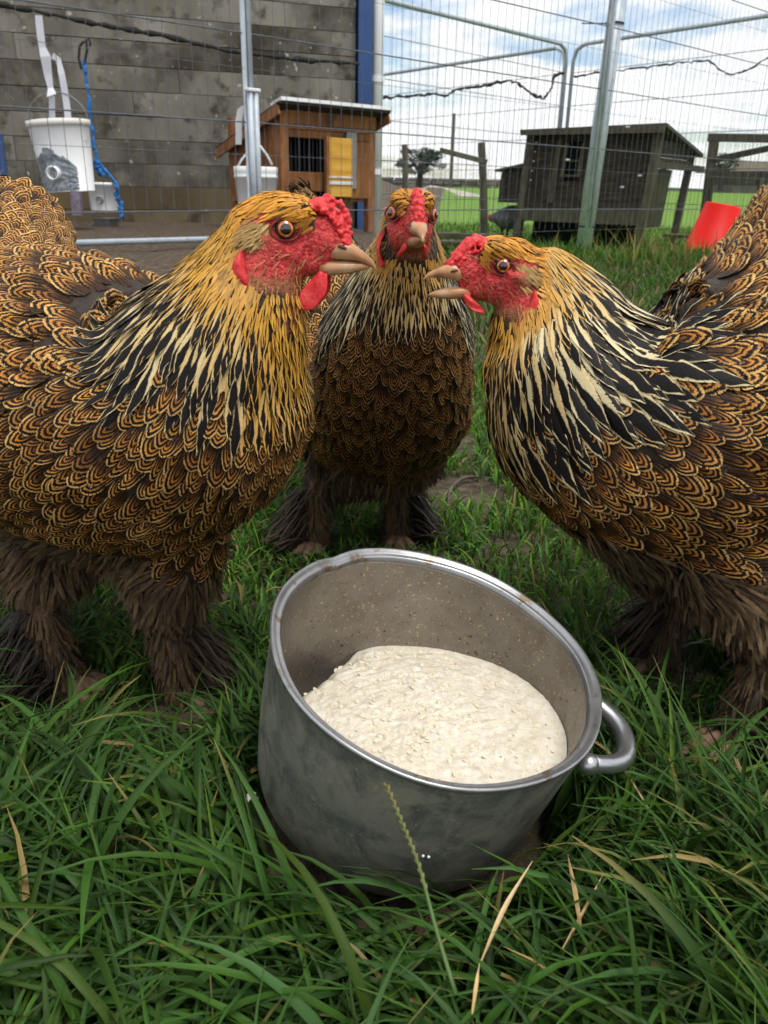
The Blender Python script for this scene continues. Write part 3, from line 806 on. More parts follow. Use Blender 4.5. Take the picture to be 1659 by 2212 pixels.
# ------- hawthorn tree in the field: trunk, limbs, leaf faces
LEAF = mk('hawthorn_leaf', [(.012, .028, .012), (.03, .055, .02), (.05, .085, .03)], 1.5, rough=.7, bump=0)
BARK = mk('bark', [(.03, .025, .02), (.07, .06, .045)], 6, rough=.95)
def tree(px, base_py, top_py, wpx, d, label, leaves=5000, seed=1):
    rg = np.random.default_rng(seed); b = at(px, base_py, d); t = at(px, top_py, d); hgt = t[2] - b[2]; wr = wpx * d / 1860 / 2
    o = thing('hawthorn_tree', label, 'tree', b)
    mb = MB(); tops = []
    mb.tube([b - [0, 0, .3], b + [0.05, 0, hgt * .3], b + [-.05, 0, hgt * .5]], [.16, .12, .08], 8)
    for i in range(9):
        an = rg.uniform(0, 6.28); e = b + np.array([math.cos(an) * wr * rg.uniform(.4, .8), math.sin(an) * wr * .6, hgt * rg.uniform(.4, .85)])
        mb.tube([b + [0, 0, hgt * .28], (b + e) / 2 + [0, 0, hgt * .2], e], [.07, .045, .02], 6); tops.append(e)
    mb.build('trunk', BARK, o)
    cl = []
    for i in range(46):
        c = b + np.array([rg.uniform(-1, 1) * wr * .9, rg.uniform(-1, 1) * wr * .7, hgt * (.22 + .73 * rg.random())])
        u = (c[0] - b[0]) / wr; v = (c[2] - b[2]) / hgt
        if u * u + ((v - .5) / .5) ** 2 < 1.0:
            cl.append((c, hgt * rg.uniform(.06, .15)))
    idx = rg.integers(0, len(cl), leaves); C = np.array([cl[i][0] for i in idx]); RR = np.array([cl[i][1] for i in idx])
    P = C + nrm(rg.normal(size=(leaves, 3))) * (RR * rg.random(leaves) ** .4)[:, None] * [1.5, 1.2, .75]
    a = nrm(rg.normal(size=(leaves, 3))); bb = nrm(np.cross(a, rg.normal(size=(leaves, 3)))); s_ = rg.uniform(.05, .11, leaves)[:, None] * hgt / 3
    V = np.stack([P - a * s_, P - bb * s_ * .6, P + a * s_, P + bb * s_ * .6], 1).reshape(-1, 3)
    link(fast_mesh('crown', V, np.arange(leaves * 4).reshape(-1, 4), False), 'crown', LEAF, o)
tree(905, 393, 318, 105, 36, 'dark rounded hawthorn tree behind the field wall', 6000, 3)
tree(1560, 396, 330, 60, 38, 'small dark tree beyond the run beside the farmhouse', 2500, 5)
# ------- grey hen in the field
GREYF = mk('grey_plumage', [(.03, .032, .036), (.09, .095, .105), (.17, .175, .19)], 60, rough=.8, bump=.5, bscale=90)
REDF = mk('far_red_comb', [(.45, .03, .03), (.5, .05, .04)], 20)
dg_ = 9.0; s = dg_ / 1860
gh = thing('grey_hen', 'small grey speckled hen feeding in the field left of the coop', 'hen', at(1095, 508, dg_))
base = at(1090, 475, dg_)
P = [base + np.array([a_ * s, 0, b2 * s]) for a_, b2 in ((52, 32), (38, 16), (15, 5), (-8, 2), (-20, 4), (-29, 2), (-33, -3))]
mb = MB(); mb.tube(P, [.02, .09, .125, .10, .06, .04, .02], 12)
mb.build('body', GREYF, gh, smooth=True)
MB().ball(base + np.array([-32 * s, -.02, 6 * s]), (.025, .012, .025), 8, 6).build('comb', REDF, gh)
for a_ in (-4, 8):
    p = base + np.array([a_ * s, 0, -15 * s]); MB().tube([p + [0, 0, .03], p - [0, 0, .11], p - [.05, 0, .13]], [.022, .012, .008], 6).build('leg', DARK, gh)
# ------------------------------------------------------------------ cooking pot
PC = np.array([.0344, .4144, .1424]); PN = nrm(np.array([.2418, -.1475, 1.0])); PR = .105
PA = nrm(np.cross([0, 1, 0], PN)); PB = np.cross(PN, PA); PH = .124
def pl(x_, y_, z_):
    return PC + PA * x_ + PB * y_ + PN * z_
def alu(name, outside):
    mt, g = newmat(name)
    co = g.n('ShaderNodeTexCoord').outputs['Object']
    v = co
    n1 = g.noise(co, 9, 6); n2 = g.noise(v, 70, 6, .7); n3 = g.noise(co, 420, 3); n4 = g.noise(co, 42, 7, .68, .6)
    vo = g.n('ShaderNodeTexVoronoi', {'Vector': co, 'Scale': 260}).outputs[0]
    if outside:
        c = g.ramp(n1, [(.3, (.17, .175, .14)), (.5, (.24, .235, .185)), (.7, (.31, .285, .225))])
        c = g.mix(g.ramp(n4, [(.44, 0.0), (.62, .8)]), c, (.07, .085, .08))
        c = g.mix(g.ramp(n2, [(.55, 0.0), (.7, .55)]), c, (.19, .155, .105))
        c = g.mix(g.ramp(n3, [(.64, 0.0), (.69, .6)]), c, (.42, .38, .30))
        scr = g.noise(g.scale(co, (40, 40, 900)), 1.0, 4, .7, 1.5)
        c = g.mix(g.ramp(scr, [(.60, 0.0), (.68, .45)]), c, (.06, .065, .06))
        c = g.mix(g.ramp(g.noise(g.scale(co, (700, 700, 60)), 1.0, 3, .6, 2.0), [(.64, 0.0), (.70, .4)]), c, (.45, .44, .40))
        ro, me = g.ramp(n2, [(.3, .38), (.7, .62)]), .35
    else:
        c = g.ramp(n1, [(.3, (.15, .138, .12)), (.6, (.25, .23, .205))])
        c = g.mix(g.ramp(n4, [(.45, 0.0), (.68, .6)]), c, (.17, .14, .11))
        c = g.mix(g.ramp(n3, [(.63, 0.0), (.67, .9)]), c, (.5, .38, .24))
        c = g.mix(g.ramp(g.noise(co, 300, 3), [(.65, 0.0), (.69, .9)]), c, (.08, .05, .03))
        ro, me = g.ramp(n4, [(.3, .24), (.7, .5)]), .78
    finish(g, c, ro, me, .5, n2, .12, .002)
    return mt
AO, AI = alu('dirty_aluminium', True), alu('brushed_aluminium', False)
RIM = mk('polished_rim', [(.30, .305, .31), (.44, .445, .45)], 40, rough=.33, metal=.85, bump=.08, spots=[((.24, .19, .13), 60, .58, .07)])
pot = thing('cooking_pot', 'dented aluminium cooking pot of porridge tilted in the grass', 'pot', pl(0, 0, -PH))
rb = .074
def wob(prof, seg=96):
    vs, fs = [], []
    for (r, z_) in prof:
        for k in range(seg):
            an = 2 * math.pi * k / seg
            dn_ = .0007 * math.sin(3 * an + 1) + .0004 * math.sin(7 * an + z_ * 60) - .0012 * math.exp(-((an - 2.30) / .10) ** 2) * max(0, 1 + z_ / .03)
            dzz = -.0016 * math.exp(-((an - 2.37) / .07) ** 2) * max(0, 1 + z_ / .02)
            vs.append(pl((r + dn_) * math.cos(an), (r + dn_) * math.sin(an), z_ + dzz))
    for i in range(len(prof) - 1):
        for k in range(seg):
            fs.append((i * seg + k, i * seg + (k + 1) % seg, (i + 1) * seg + (k + 1) % seg, (i + 1) * seg + k))
    return MB().add(vs, fs)
wob([(.001, -PH), (rb * .7, -PH), (rb, -PH + .002), (.0855, -PH + .007), (.0920, -PH + .018), (.0945, -PH + .036), (.0972, -.06), (.1000, -.02), (.1008, -.007), (.1010, -.004)]).build('shell', AO, pot, smooth=True)
wob([(.0955, -.0058), (.0962, -.012), (.0945, -.05), (.0912, -PH + .036), (.0880, -PH + .022), (.082, -PH + .012), (.072, -PH + .006), (.001, -PH + .0055)]).build('inner_wall', AI, pot, smooth=True)
wob([(.1010, -.0045), (.1026, -.0030), (.1032, -.0012), (.1028, .0002), (.1016, .0002), (.1000, -.0012), (.0982, -.0028), (.0972, -.0022), (.0962, -.0036), (.0955, -.0075)]).build('rim', RIM, pot, smooth=True)
# loop handle on the right
hb_ = at(1262, 1668, .395); ht_ = at(1302, 1560, .42)
hang = math.atan2(np.dot(hb_ - PC, PB) + np.dot(ht_ - PC, PB), np.dot(hb_ - PC, PA) + np.dot(ht_ - PC, PA))
ho = []
for t in np.linspace(-1, 1, 15):
    r_ = .1025 + .027 * (1 - abs(t) ** 2.6); an = hang + .30 * t * (1 - .12 * (1 - abs(t)))
    ho.append(pl(r_ * math.cos(an), r_ * math.sin(an), -.024 - .004 * (1 - t * t)))
HND = mk('handle_aluminium', [(.40, .41, .42), (.56, .57, .58)], 30, rough=.3, metal=.9, bump=.1, spots=[((.2, .18, .15), 40, .6, .1)])
MB().tube(ho, [.0062 - .0010 * abs(t) for t in np.linspace(-1, 1, 15)], 14).build('handle', HND, pot, smooth=True)
for t in (-1, 1):
    an = hang + .30 * t; p = pl(.106 * math.cos(an), .106 * math.sin(an), -.024)
    MB().ball(p, (.0066, .0066, .0066), 12, 8).build('handle_bracket', HND, pot, smooth=True)
# two pale spots on the shell
for (px_, py_) in ((914, 1849), (926, 1851)):
    r_ = ray(px_, py_); best = min((abs(np.linalg.norm((CAM + r_ * t - PC) - PN * np.dot(CAM + r_ * t - PC, PN)) - .1015), t) for t in np.linspace(.25, .45, 800))[1]
    MB().ball(CAM + r_ * best, .0008, 8, 6).build('milk_splash', WHITE2, pot)
# porridge: lumpy surface, thick, leaving the floor bare on the upper left
def porridge_mat():
    mt, g = newmat('oat_porridge')
    co = g.n('ShaderNodeTexCoord').outputs['Object']
    n1 = g.noise(co, 130, 5, .6); n2 = g.noise(co, 300, 3); n3 = g.noise(co, 25, 5)
    c = g.ramp(n1, [(.3, (.60, .52, .40)), (.5, (.72, .66, .54)), (.7, (.80, .755, .65))])
    c = g.mix(g.ramp(n3, [(.45, 0.0), (.7, .35)]), c, (.70, .62, .47))
    c = g.mix(g.ramp(n2, [(.66, 0.0), (.72, .75)]), c, (.60, .43, .18))
    c = g.mix(g.ramp(g.noise(co, 210, 2), [(.735, 0.0), (.76, .9)]), c, (.30, .15, .05))
    finish(g, c, .30, 0, .5, n1, .6, .003, sss=.15)
    return mt
nr, ns = 70, 150
lvl = lambda lx, ly: -PH + .045 - .205 * lx * -1.0 * 1.0 - .10 * ly
vs = []; 
from mathutils import noise as mno
def plevel(lx, ly):
    return -.070 + .17 * lx - .30 * ly
flat = np.zeros((nr, ns, 3)); bareA = np.zeros((nr, ns))
for i in range(nr):
    for k in range(ns):
        an = 2 * math.pi * k / ns; r_ = .0952 * (i / (nr - 1)) ** .8
        lx, ly = r_ * math.cos(an), r_ * math.sin(an)
        q = Vector((lx * 130, ly * 130, 0))
        bare = sstep(.0, .042, (-.84 * lx + .54 * ly) - .070 + .014 * mno.noise(q * .22) + .006 * mno.noise(q * .7))
        lump = (abs(mno.noise(q)) * .0020 + .0013 * mno.noise(q * 2.3) + .0012 * mno.noise(q * .3)) * (1 - .6 * bare)
        z_ = -.064 - (PA[2] * lx + PB[2] * ly) / PN[2] + lump - bare * .052
        wetf = sstep(.085, .0955, r_)
        z_ += .0008 * wetf - lump * .7 * wetf
        bareA[i, k] = bare
        kx = np.interp(z_, [-PH, -PH + .022, -PH + .036, -.05, 0], [.083, .0884, .0915, .0948, .0964]) / .0952
        flat[i, k] = pl(lx * kx, ly * kx, max(z_, -PH + .001))
FQ = np.array([(i * ns + k, i * ns + (k + 1) % ns, (i + 1) * ns + (k + 1) % ns, (i + 1) * ns + k) for i in range(nr - 1) for k in range(ns)])
o = link(fast_mesh('porridge', flat.reshape(-1, 3), FQ), 'porridge', porridge_mat(), label='cream oat porridge filling the aluminium pot', cat='porridge')
# oat flakes and husks on the surface and on the bare metal
OAT = mk('oat_flake', [(.70, .60, .43), (.78, .71, .56)], 300, rough=.6, bump=0, vary=.15)
HUSK = mk('husk', [(.36, .22, .07), (.55, .40, .18)], 300, rough=.7, bump=0, vary=.5)
fl = MB()
def flake(mb, p, n, s):
    n = nrm(n + RNG.normal(size=3) * .14); a = nrm(np.cross(n, RNG.normal(size=3))); b = np.cross(n, a); k = 7
    vs = [p + n * s * .25] + [p + (a * math.cos(t) + b * math.sin(t) * .65) * s * random.uniform(.8, 1.15) for t in np.linspace(0, 6.283, k, endpoint=False)]
    mb.add(vs, [(0, 1 + i, 1 + (i + 1) % k) for i in range(k)])
for i in range(600):
    a_, b2 = random.randrange(4, nr - 6), random.randrange(ns)
    if bareA[a_, b2] > .15:
        continue
    flake(fl, flat[a_, b2] + PN * .0002, PN, random.uniform(.0012, .0026))
fl.build('oat_flakes', OAT, o, kind='stuff')
hk = MB()
for i in range(60):
    an = random.uniform(1.75, 3.0); r_ = random.uniform(.05, .088)
    flake(hk, pl(r_ * math.cos(an), r_ * math.sin(an), -PH + .0075), PN, random.uniform(.0012, .0028))
for i in range(50):
    an = random.uniform(0, 6.28); zz_ = random.uniform(-.055, -.012); r_ = .0953 + zz_ * .05; flake(hk, pl(r_ * math.cos(an), r_ * math.sin(an), zz_), -PA * math.cos(an) - PB * math.sin(an), random.uniform(.0006, .0012))
hk.build('husks', HUSK, kind='stuff', label='scattered brown husks and seeds on the bare pot floor', cat='husks')
# ------------------------------------------------------------------ grass
def grass_mat():
    mt, g = newmat('grass_blade')
    at_ = g.n('ShaderNodeAttribute', attribute_name='tint').outputs['Color']
    uv = g.n('ShaderNodeUVMap', uv_map='UVMap').outputs[0]; x, v, _ = g.sep(uv)
    n = g.noise(g.comb(g.m('MULTIPLY', x, 9.0), g.m('MULTIPLY', v, .8), 0.0), 2.0, 2)
    c = g.mix(g.m('MULTIPLY', g.m('SUBTRACT', n, .4), .8, clamp=True), at_, (.16, .24, .05))
    c = g.mix(g.ramp(v, [(.0, .55), (.25, 0.0)]), c, (.10, .12, .045))
    finish(g, c, .55, 0, .22, trans=.25)
    return mt
GM = grass_mat()
def grass(name, X, Y, length, width, bend, col, kind='stuff', label=None, dirs=None, K=6, up=None, Z=None):
    n = len(X); an = RNG.uniform(0, 2 * np.pi, n) if dirs is None else dirs
    d = np.stack([np.cos(an), np.sin(an), np.zeros(n)], 1)
    t = np.linspace(0, 1, K)
    el0 = (np.pi / 2 - RNG.uniform(.0, .45, n)) if up is None else up
    el = el0[:, None] - bend[:, None] * (t[None] ** 1.1)
    st = length[:, None] / (K - 1)
    hx_ = np.concatenate([np.zeros((n, 1)), np.cumsum(np.cos(el[:, :-1]) * st, 1)], 1); hz_ = np.concatenate([np.zeros((n, 1)), np.cumsum(np.sin(el[:, :-1]) * st, 1)], 1)
    z0 = gz(X, Y) if Z is None else Z
    floor_ = .002 + .012 * RNG.random(n)
    side_w = RNG.normal(size=n) * .25
    sd = np.stack([-d[:, 1], d[:, 0], np.zeros(n)], 1)
    P = np.stack([X, Y, z0], 1)[:, None] + d[:, None] * hx_[..., None] + sd[:, None] * (side_w[:, None] * hx_ * t[None])[..., None]
    P[..., 2] = np.maximum(P[..., 2] + hz_, gz(P[..., 0], P[..., 1]) + floor_[:, None] * t[None])
    q_ = P - PC; lz = q_ @ PN; lr = np.sqrt((q_ @ PA) ** 2 + (q_ @ PB) ** 2)
    ok = ~((lr < .1075) & (lz > -PH - .01) & (lz < .06)).any(1)
    P, X, Y, length, width, col, d = P[ok], X[ok], Y[ok], length[ok], width[ok], col[ok], d[ok]; n = len(X)
    ok = np.ones(n, bool)
    for fq_ in FEET:
        ok &= ~((np.hypot(P[..., 0] - fq_[0], P[..., 1] - fq_[1] + .008) < .034) & (P[..., 2] > gz(P[..., 0], P[..., 1]) + .010)).any(1)
        ok &= ~((np.hypot(X - fq_[0], (Y - fq_[1] + .055) * .8) < .062) & (length > .032))
    P, X, Y, length, width, col, d = P[ok], X[ok], Y[ok], length[ok], width[ok], col[ok], d[ok]; n = len(X)
    tw = RNG.uniform(-.9, .9, n)[:, None] * t[None] + RNG.uniform(-.5, .5, n)[:, None]
    T = nrm(np.gradient(P, axis=1)); B = nrm(np.cross(T, np.array([0, 0, 1.0]) + d[:, None] * .01)); N_ = np.cross(B, T)
    W = B * np.cos(tw)[..., None] + N_ * np.sin(tw)[..., None]; NN = N_ * np.cos(tw)[..., None] - B * np.sin(tw)[..., None]
    pw = np.interp(t, [0, .15, .5, .8, 1.0], [.75, 1, .95, .6, .06])[None, :, None] * width[:, None, None]
    V = np.stack([P - W * pw + NN * pw * .28, P - NN * pw * .22, P + W * pw + NN * pw * .28], 2)
    UV = np.broadcast_to(np.stack(np.broadcast_arrays(np.array([-1, 0, 1.0])[None, :], t[:, None]), -1), (n, K, 3, 2))
    UV = UV + np.stack([RNG.random(n) * 50, np.zeros(n)], 1)[:, None, None, :] * [1, 0]
    tip = np.clip((t - .72) / .28, 0, 1)[None, :, None, None] * (RNG.random(n) < .08)[:, None, None, None] * .8
    CC = np.broadcast_to(col[:, None, None, :], (n, K, 3, 3)) * (1 - tip) + np.array([.35, .24, .08]) * tip
    CC = np.concatenate([CC, np.ones((n, K, 3, 1))], -1)
    kk = np.arange(K - 1)[:, None] * 3 + np.arange(2)[None]; fq = np.stack([kk, kk + 1, kk + 4, kk + 3], -1).reshape(-1, 4)
    FQ = (np.arange(n)[:, None, None] * (K * 3) + fq[None]).reshape(-1, 4)
    me = fast_mesh(name, V.reshape(-1, 3), FQ, True, {'tint': CC.reshape(-1, 4)}, UV.reshape(-1, 2))
    return link(me, name, GM, kind=kind, label=label, cat='grass' if label else None)
FEET = [at_ground(*p) for p in ((405, 1515), (150, 1490), (675, 1185), (858, 1172), (1405, 1440), (1575, 1610))]
def greens(n, dry=.05, bright=1.0, yel=.15):
    a = np.array([.014, .050, .005]); b = np.array([.038, .115, .008]); c = np.array([.06, .15, .018])
    r = RNG.random(n)[:, None]; r2 = RNG.random(n)[:, None]
    col = (a * (1 - r) + b * r) * (1 - .3 * (r2 > .7)) + c * .3 * (r2 > .7)
    col[RNG.random(n) < yel] *= np.array([1.7, 1.15, .7])
    col *= bright * RNG.uniform(.45, 1.3, (n, 1))
    col[:, 2] *= RNG.uniform(.6, 2.6, n)
    k = RNG.random(n) < dry; col[k] = np.array([.36, .25, .10]) * RNG.uniform(.6, 1.2, (int(k.sum()), 1))
    return col
POTXY = pl(0, 0, -PH * .8)[:2]
def clear_pot(X, Y, r=.098):
    return (X - POTXY[0]) ** 2 + (Y - POTXY[1]) ** 2 > r * r
def bare(X, Y):
    """soil patches and trodden places: True where grass grows"""
    v = np.full(len(X), .2)
    for (px, py, rx, ry_) in ((1000, 1070, .045, .05), (985, 968, .03, .05), (830, 1085, .02, .03)):
        c = at_ground(px, py); v -= 1.2 * np.exp(-(((X - c[0]) / rx) ** 2 + ((Y - c[1]) / ry_) ** 2))
    v += .5 * np.array([mno.noise(Vector((a * 3.1 + 4, b * 3.1, 1.0))) + .5 * mno.noise(Vector((a * 9, b * 9, 4.0))) for a, b in zip(X, Y)])
    return v
# foreground: long flopped blades in tufts
def scatter(n, x0, x1, y0, y1):
    return RNG.uniform(x0, x1, n), RNG.uniform(y0, y1, n)
n = 26000
X, Y = scatter(n, -.50, .58, .06, .62)
tx, ty = scatter(580, -.52, .60, .06, .64); ti = RNG.integers(0, 580, n)
k = RNG.random(n) < .62; X = np.where(k, tx[ti] + RNG.normal(size=n) * .014, X); Y = np.where(k, ty[ti] + RNG.normal(size=n) * .014, Y)
keep = clear_pot(X, Y) & (bare(X, Y) > -.42); X, Y, ti = X[keep], Y[keep], ti[keep]; n = len(X)
tdir = RNG.uniform(0, 6.283, 580)
flowa = 1.2 * np.sin(X * 6 + 1) + .9 * np.cos(Y * 7) + 2.6
dirs = np.where(RNG.random(n) < .55, tdir[ti], flowa) + RNG.normal(size=n) * .6
rightw = sstep(.02, .2, X)
ln = RNG.uniform(.045, .115, n) * (1 + .25 * rightw) * (1 - .35 * sstep(.42, .62, Y))
dfa = np.hypot(X - POTXY[0], Y - POTXY[1])
grass('long_grass', X, Y, ln, RNG.uniform(.0009, .0022, n), RNG.uniform(1.2, 2.9, n) * (1 - .38 * rightw), greens(n, .014, 1.0, .16 + 0 * X.mean()), label=None, dirs=dirs, K=7)
n = 1400; a_ = RNG.uniform(0, 6.283, n); rr = RNG.uniform(.088, .135, n)
grass('pot_edge_grass', POTXY[0] + rr * np.cos(a_), POTXY[1] + rr * np.sin(a_), RNG.uniform(.035, .085, n), RNG.uniform(.0013, .0027, n), RNG.uniform(.8, 2.4, n), greens(n, .015, .95, .12), dirs=a_ + RNG.normal(size=n) * .8, K=7)
n = 700; X, Y = scatter(n, -.34, .42, .10, .50)
grass('flopped_grass', X, Y, RNG.uniform(.10, .17, n), RNG.uniform(.0018, .0032, n), RNG.uniform(1.3, 2.4, n), greens(n, .01, 1.0, .1), K=9)
fx = np.concatenate([f[0] + RNG.normal(size=900) * .045 for f in FEET]); fy = np.concatenate([f[1] - .03 + RNG.normal(size=900) * .05 for f in FEET]); n = len(fx)
grass('trodden_grass', fx, fy, RNG.uniform(.010, .028, n), RNG.uniform(.0008, .0018, n), RNG.uniform(.8, 2.2, n), greens(n, .05, 1.2, .2), K=5)
# middle: shorter brighter turf
n = 36000
X, Y = scatter(n, -.8, 1.0, .55, 1.75)
wide = np.abs(X) < .40 + Y * .52; X, Y = X[wide], Y[wide]; bn = bare(X, Y)
keep = (bn > -.28 + .25 * sstep(.75, 1.0, Y) * np.exp(-((X - .1) / .12) ** 2)) & clear_pot(X, Y); X, Y = X[keep], Y[keep]; n = len(X)
grass('short_turf', X, Y, RNG.uniform(.018, .05, n), RNG.uniform(.0009, .0019, n), RNG.uniform(.6, 2.0, n), greens(n, .05, 2.3, .45), K=5)
n = 26000
X, Y = scatter(n, -.9, 2.3, 1.6, 4.4)
keep = (X > -.18 + .05 * Y + RNG.normal(size=n) * .05) & (np.abs(X) < .45 + Y * .52) & (bare(X, Y) > -.3); X, Y = X[keep], Y[keep]; n = len(X)
grass('rough_turf', X, Y, RNG.uniform(.025, .06, n), RNG.uniform(.0014, .003, n), RNG.uniform(.5, 1.7, n), greens(n, .10, 1.35, .3), K=4)
n = 26000
X, Y = RNG.uniform(-1, 6, n), 4.2 + 9 * RNG.random(n) ** 1.5
keep = (X > .05 * Y - .1) & (X < .55 * Y); X, Y = X[keep], Y[keep]; n = len(X)
grass('field_grass', X, Y, RNG.uniform(.03, .09, n) * (1 + .8 * (RNG.random(n) < .1)), RNG.uniform(.003, .006, n), RNG.uniform(.4, 1.5, n), greens(n, .03, 1.6, .5), K=3, Z=gz(X, Y))
n = 260; c = at_ground(1480, 585); X, Y = c[0] + RNG.normal(size=n) * .22, c[1] + .2 + RNG.normal(size=n) * .25
grass('tall_weeds', X, Y, RNG.uniform(.08, .24, n), RNG.uniform(.0010, .0020, n), RNG.uniform(.2, .9, n), greens(n, .45, 1.4, .4), K=5)
# a few sprigs in the yard on the left
n = 160; X, Y = -.52 + RNG.normal(size=n) * .05, 2.35 + RNG.normal(size=n) * .15
grass('yard_sprigs', X, Y, RNG.uniform(.03, .09, n), RNG.uniform(.0012, .0025, n), RNG.uniform(.3, 1.2, n), greens(n, .35, 1.2, .4), K=5, kind='stuff')
# ------- single stalks and straws
STRAW = mk('dry_straw', [(.36, .22, .08), (.52, .36, .16), (.62, .48, .27)], 60, rough=.6, bump=.2, bscale=200, vary=.3)
GSTEM = mk('green_stem', [(.05, .10, .02), (.10, .15, .035)], 60, rough=.5, bump=0)
SEED = mk('grass_seed', [(.12, .075, .025), (.22, .14, .05), (.17, .15, .05)], 90, rough=.7, bump=.2, vary=.3)
def stalk(pts, label, head=.4, r=.0011, mat=GSTEM, hr=.0021):
    b = at(*pts[0])
    o = thing('grass_stalk', label, 'grass stalk', b, 'flowering grass stalks')
    Q = spline([at(*p) for p in pts], 16); MB().tube(Q, [r * (1.2 - .7 * i / 15) for i in range(16)], 6).build('stem', mat, o, smooth=True)
    mb = MB(); m0 = int(16 * (1 - head))
    H_ = spline(Q[m0:], 26)
    for i, p in enumerate(H_):
        t = nrm(H_[min(i + 1, 25)] - H_[max(i - 1, 0)]); s_ = nrm(np.cross(t, FWD)) * (1 if i % 2 else -1)
        a_ = nrm(t * 1.0 + s_ * .35); bx = nrm(np.cross(a_, FWD)); mb.ball(p + s_ * hr * .5, (hr * .55, hr * .45, hr * 1.9), 6, 4, bx, np.cross(a_, bx), a_)
    mb.build('seed_head', SEED, o, smooth=True)
stalk([(985, 2150, .205), (940, 2000, .225), (905, 1870, .245), (870, 1780, .262), (835, 1695, .28)], 'brown seeding grass stalk rising in front of the pot', .62, .0008, hr=.0009)
stalk([(1440, 2110, .30), (1500, 1960, .32), (1430, 1800, .36), (1330, 1640, .40), (1245, 1580, .43)], 'thin seeding stalk arching left towards the pot handle', .3, .0009, STRAW, hr=.0011)
stalk([(1600, 2000, .33), (1575, 1850, .36), (1560, 1720, .39), (1500, 1640, .42)], 'upright green seeding stalk right of the straws', .45, .0009, hr=.0012)
stalk([(1640, 1980, .32), (1630, 1850, .35), (1610, 1700, .38), (1590, 1640, .40)], 'green seeding stalk nearest the right edge', .45, .0009, hr=.0012)
def straw(pts, wd, label):
    wd = wd * .62
    Q = spline([at(*p) for p in pts], 10); vs = []; fs = []
    for i, p in enumerate(Q):
        t = nrm(Q[min(i + 1, 9)] - Q[max(i - 1, 0)]); s_ = nrm(np.cross(t, FWD)) * wd * math.sin(math.pi * (.12 + .85 * i / 9)) * (1 + .2 * random.random())
        vs += [p - s_, p - FWD * wd * .6, p + s_, p + FWD * wd * .3]
    for i in range(9):
        for a_ in range(4):
            fs.append((4 * i + a_, 4 * i + (a_ + 1) % 4, 4 * i + 4 + (a_ + 1) % 4, 4 * i + 4 + a_))
    MB().add(vs, fs).build('dry_straw', STRAW, label=label, cat='straw', group='dry straws')
straw([(1040, 2075, .26), (1090, 1960, .275), (1150, 1860, .29)], .0016, 'long pale straw leaning right in front of the pot')
straw([(1255, 2010, .285), (1243, 1930, .295), (1226, 1845, .305)], .0018, 'short thick pale straw standing upright right of the pot')
straw([(1215, 2050, .28), (1265, 1960, .295), (1305, 1885, .31)], .0012, 'thin tan straw crossing behind the short thick one')
straw([(1480, 2120, .29), (1510, 2010, .31), (1530, 1890, .33)], .0014, 'tall tan straw leaning right among the green stalks')
straw([(1560, 2090, .30), (1585, 2010, .31), (1600, 1960, .32)], .0013, 'bent tan straw near the right edge')
straw([(1020, 2190, .225), (1030, 2120, .235), (1036, 2080, .245)], .0012, 'small curled brown straw at the bottom middle')
# eggshell fragment and loose feather quill on the ground
SHELL = mk('eggshell', [(.66, .62, .54), (.78, .76, .70)], 90, rough=.5, spots=[((.5, .3, .08), 120, .62, .1)])
p = at(544, 1722, .40); mb = MB()
for dx, dz_, s_ in ((-4, 2, 1.0), (5, -3, .9), (2, 5, .6)):
    q = p + RGT * dx * .40 / FOC * 1.5 + UPV * dz_ * .40 / FOC * 1.5; k = 7; nn_ = nrm(-FWD + RNG.normal(size=3) * .5); a_ = nrm(np.cross(nn_, UPV)); b2 = np.cross(nn_, a_)
    mb.add([q + nn_ * .0012] + [q + (a_ * math.cos(t) + b2 * math.sin(t)) * .003 * s_ * random.uniform(.7, 1.3) for t in np.linspace(0, 6.28, k, endpoint=False)], [(0, 1 + i, 1 + (i + 1) % k) for i in range(k)])
mb.build('eggshell_piece', SHELL, label='white eggshell fragment in the grass left of the pot', cat='eggshell')
QUILL = mk('brown_quill', [(.05, .035, .028), (.11, .085, .07)], 60, rough=.6)
P = spline([gp_ for gp_ in (at_ground(968, 1108) + [0, 0, .004], at_ground(972, 1070) + [0, 0, .008], at_ground(1000, 1047) + [0, 0, .010], at_ground(1040, 1038) + [0, 0, .006])], 12)
MB().tube(P, [.0012 + .002 * math.sin(math.pi * i / 11) for i in range(12)], 6).build('loose_feather', QUILL, smooth=True, label='curved brown loose feather lying on the bare soil', cat='feather')
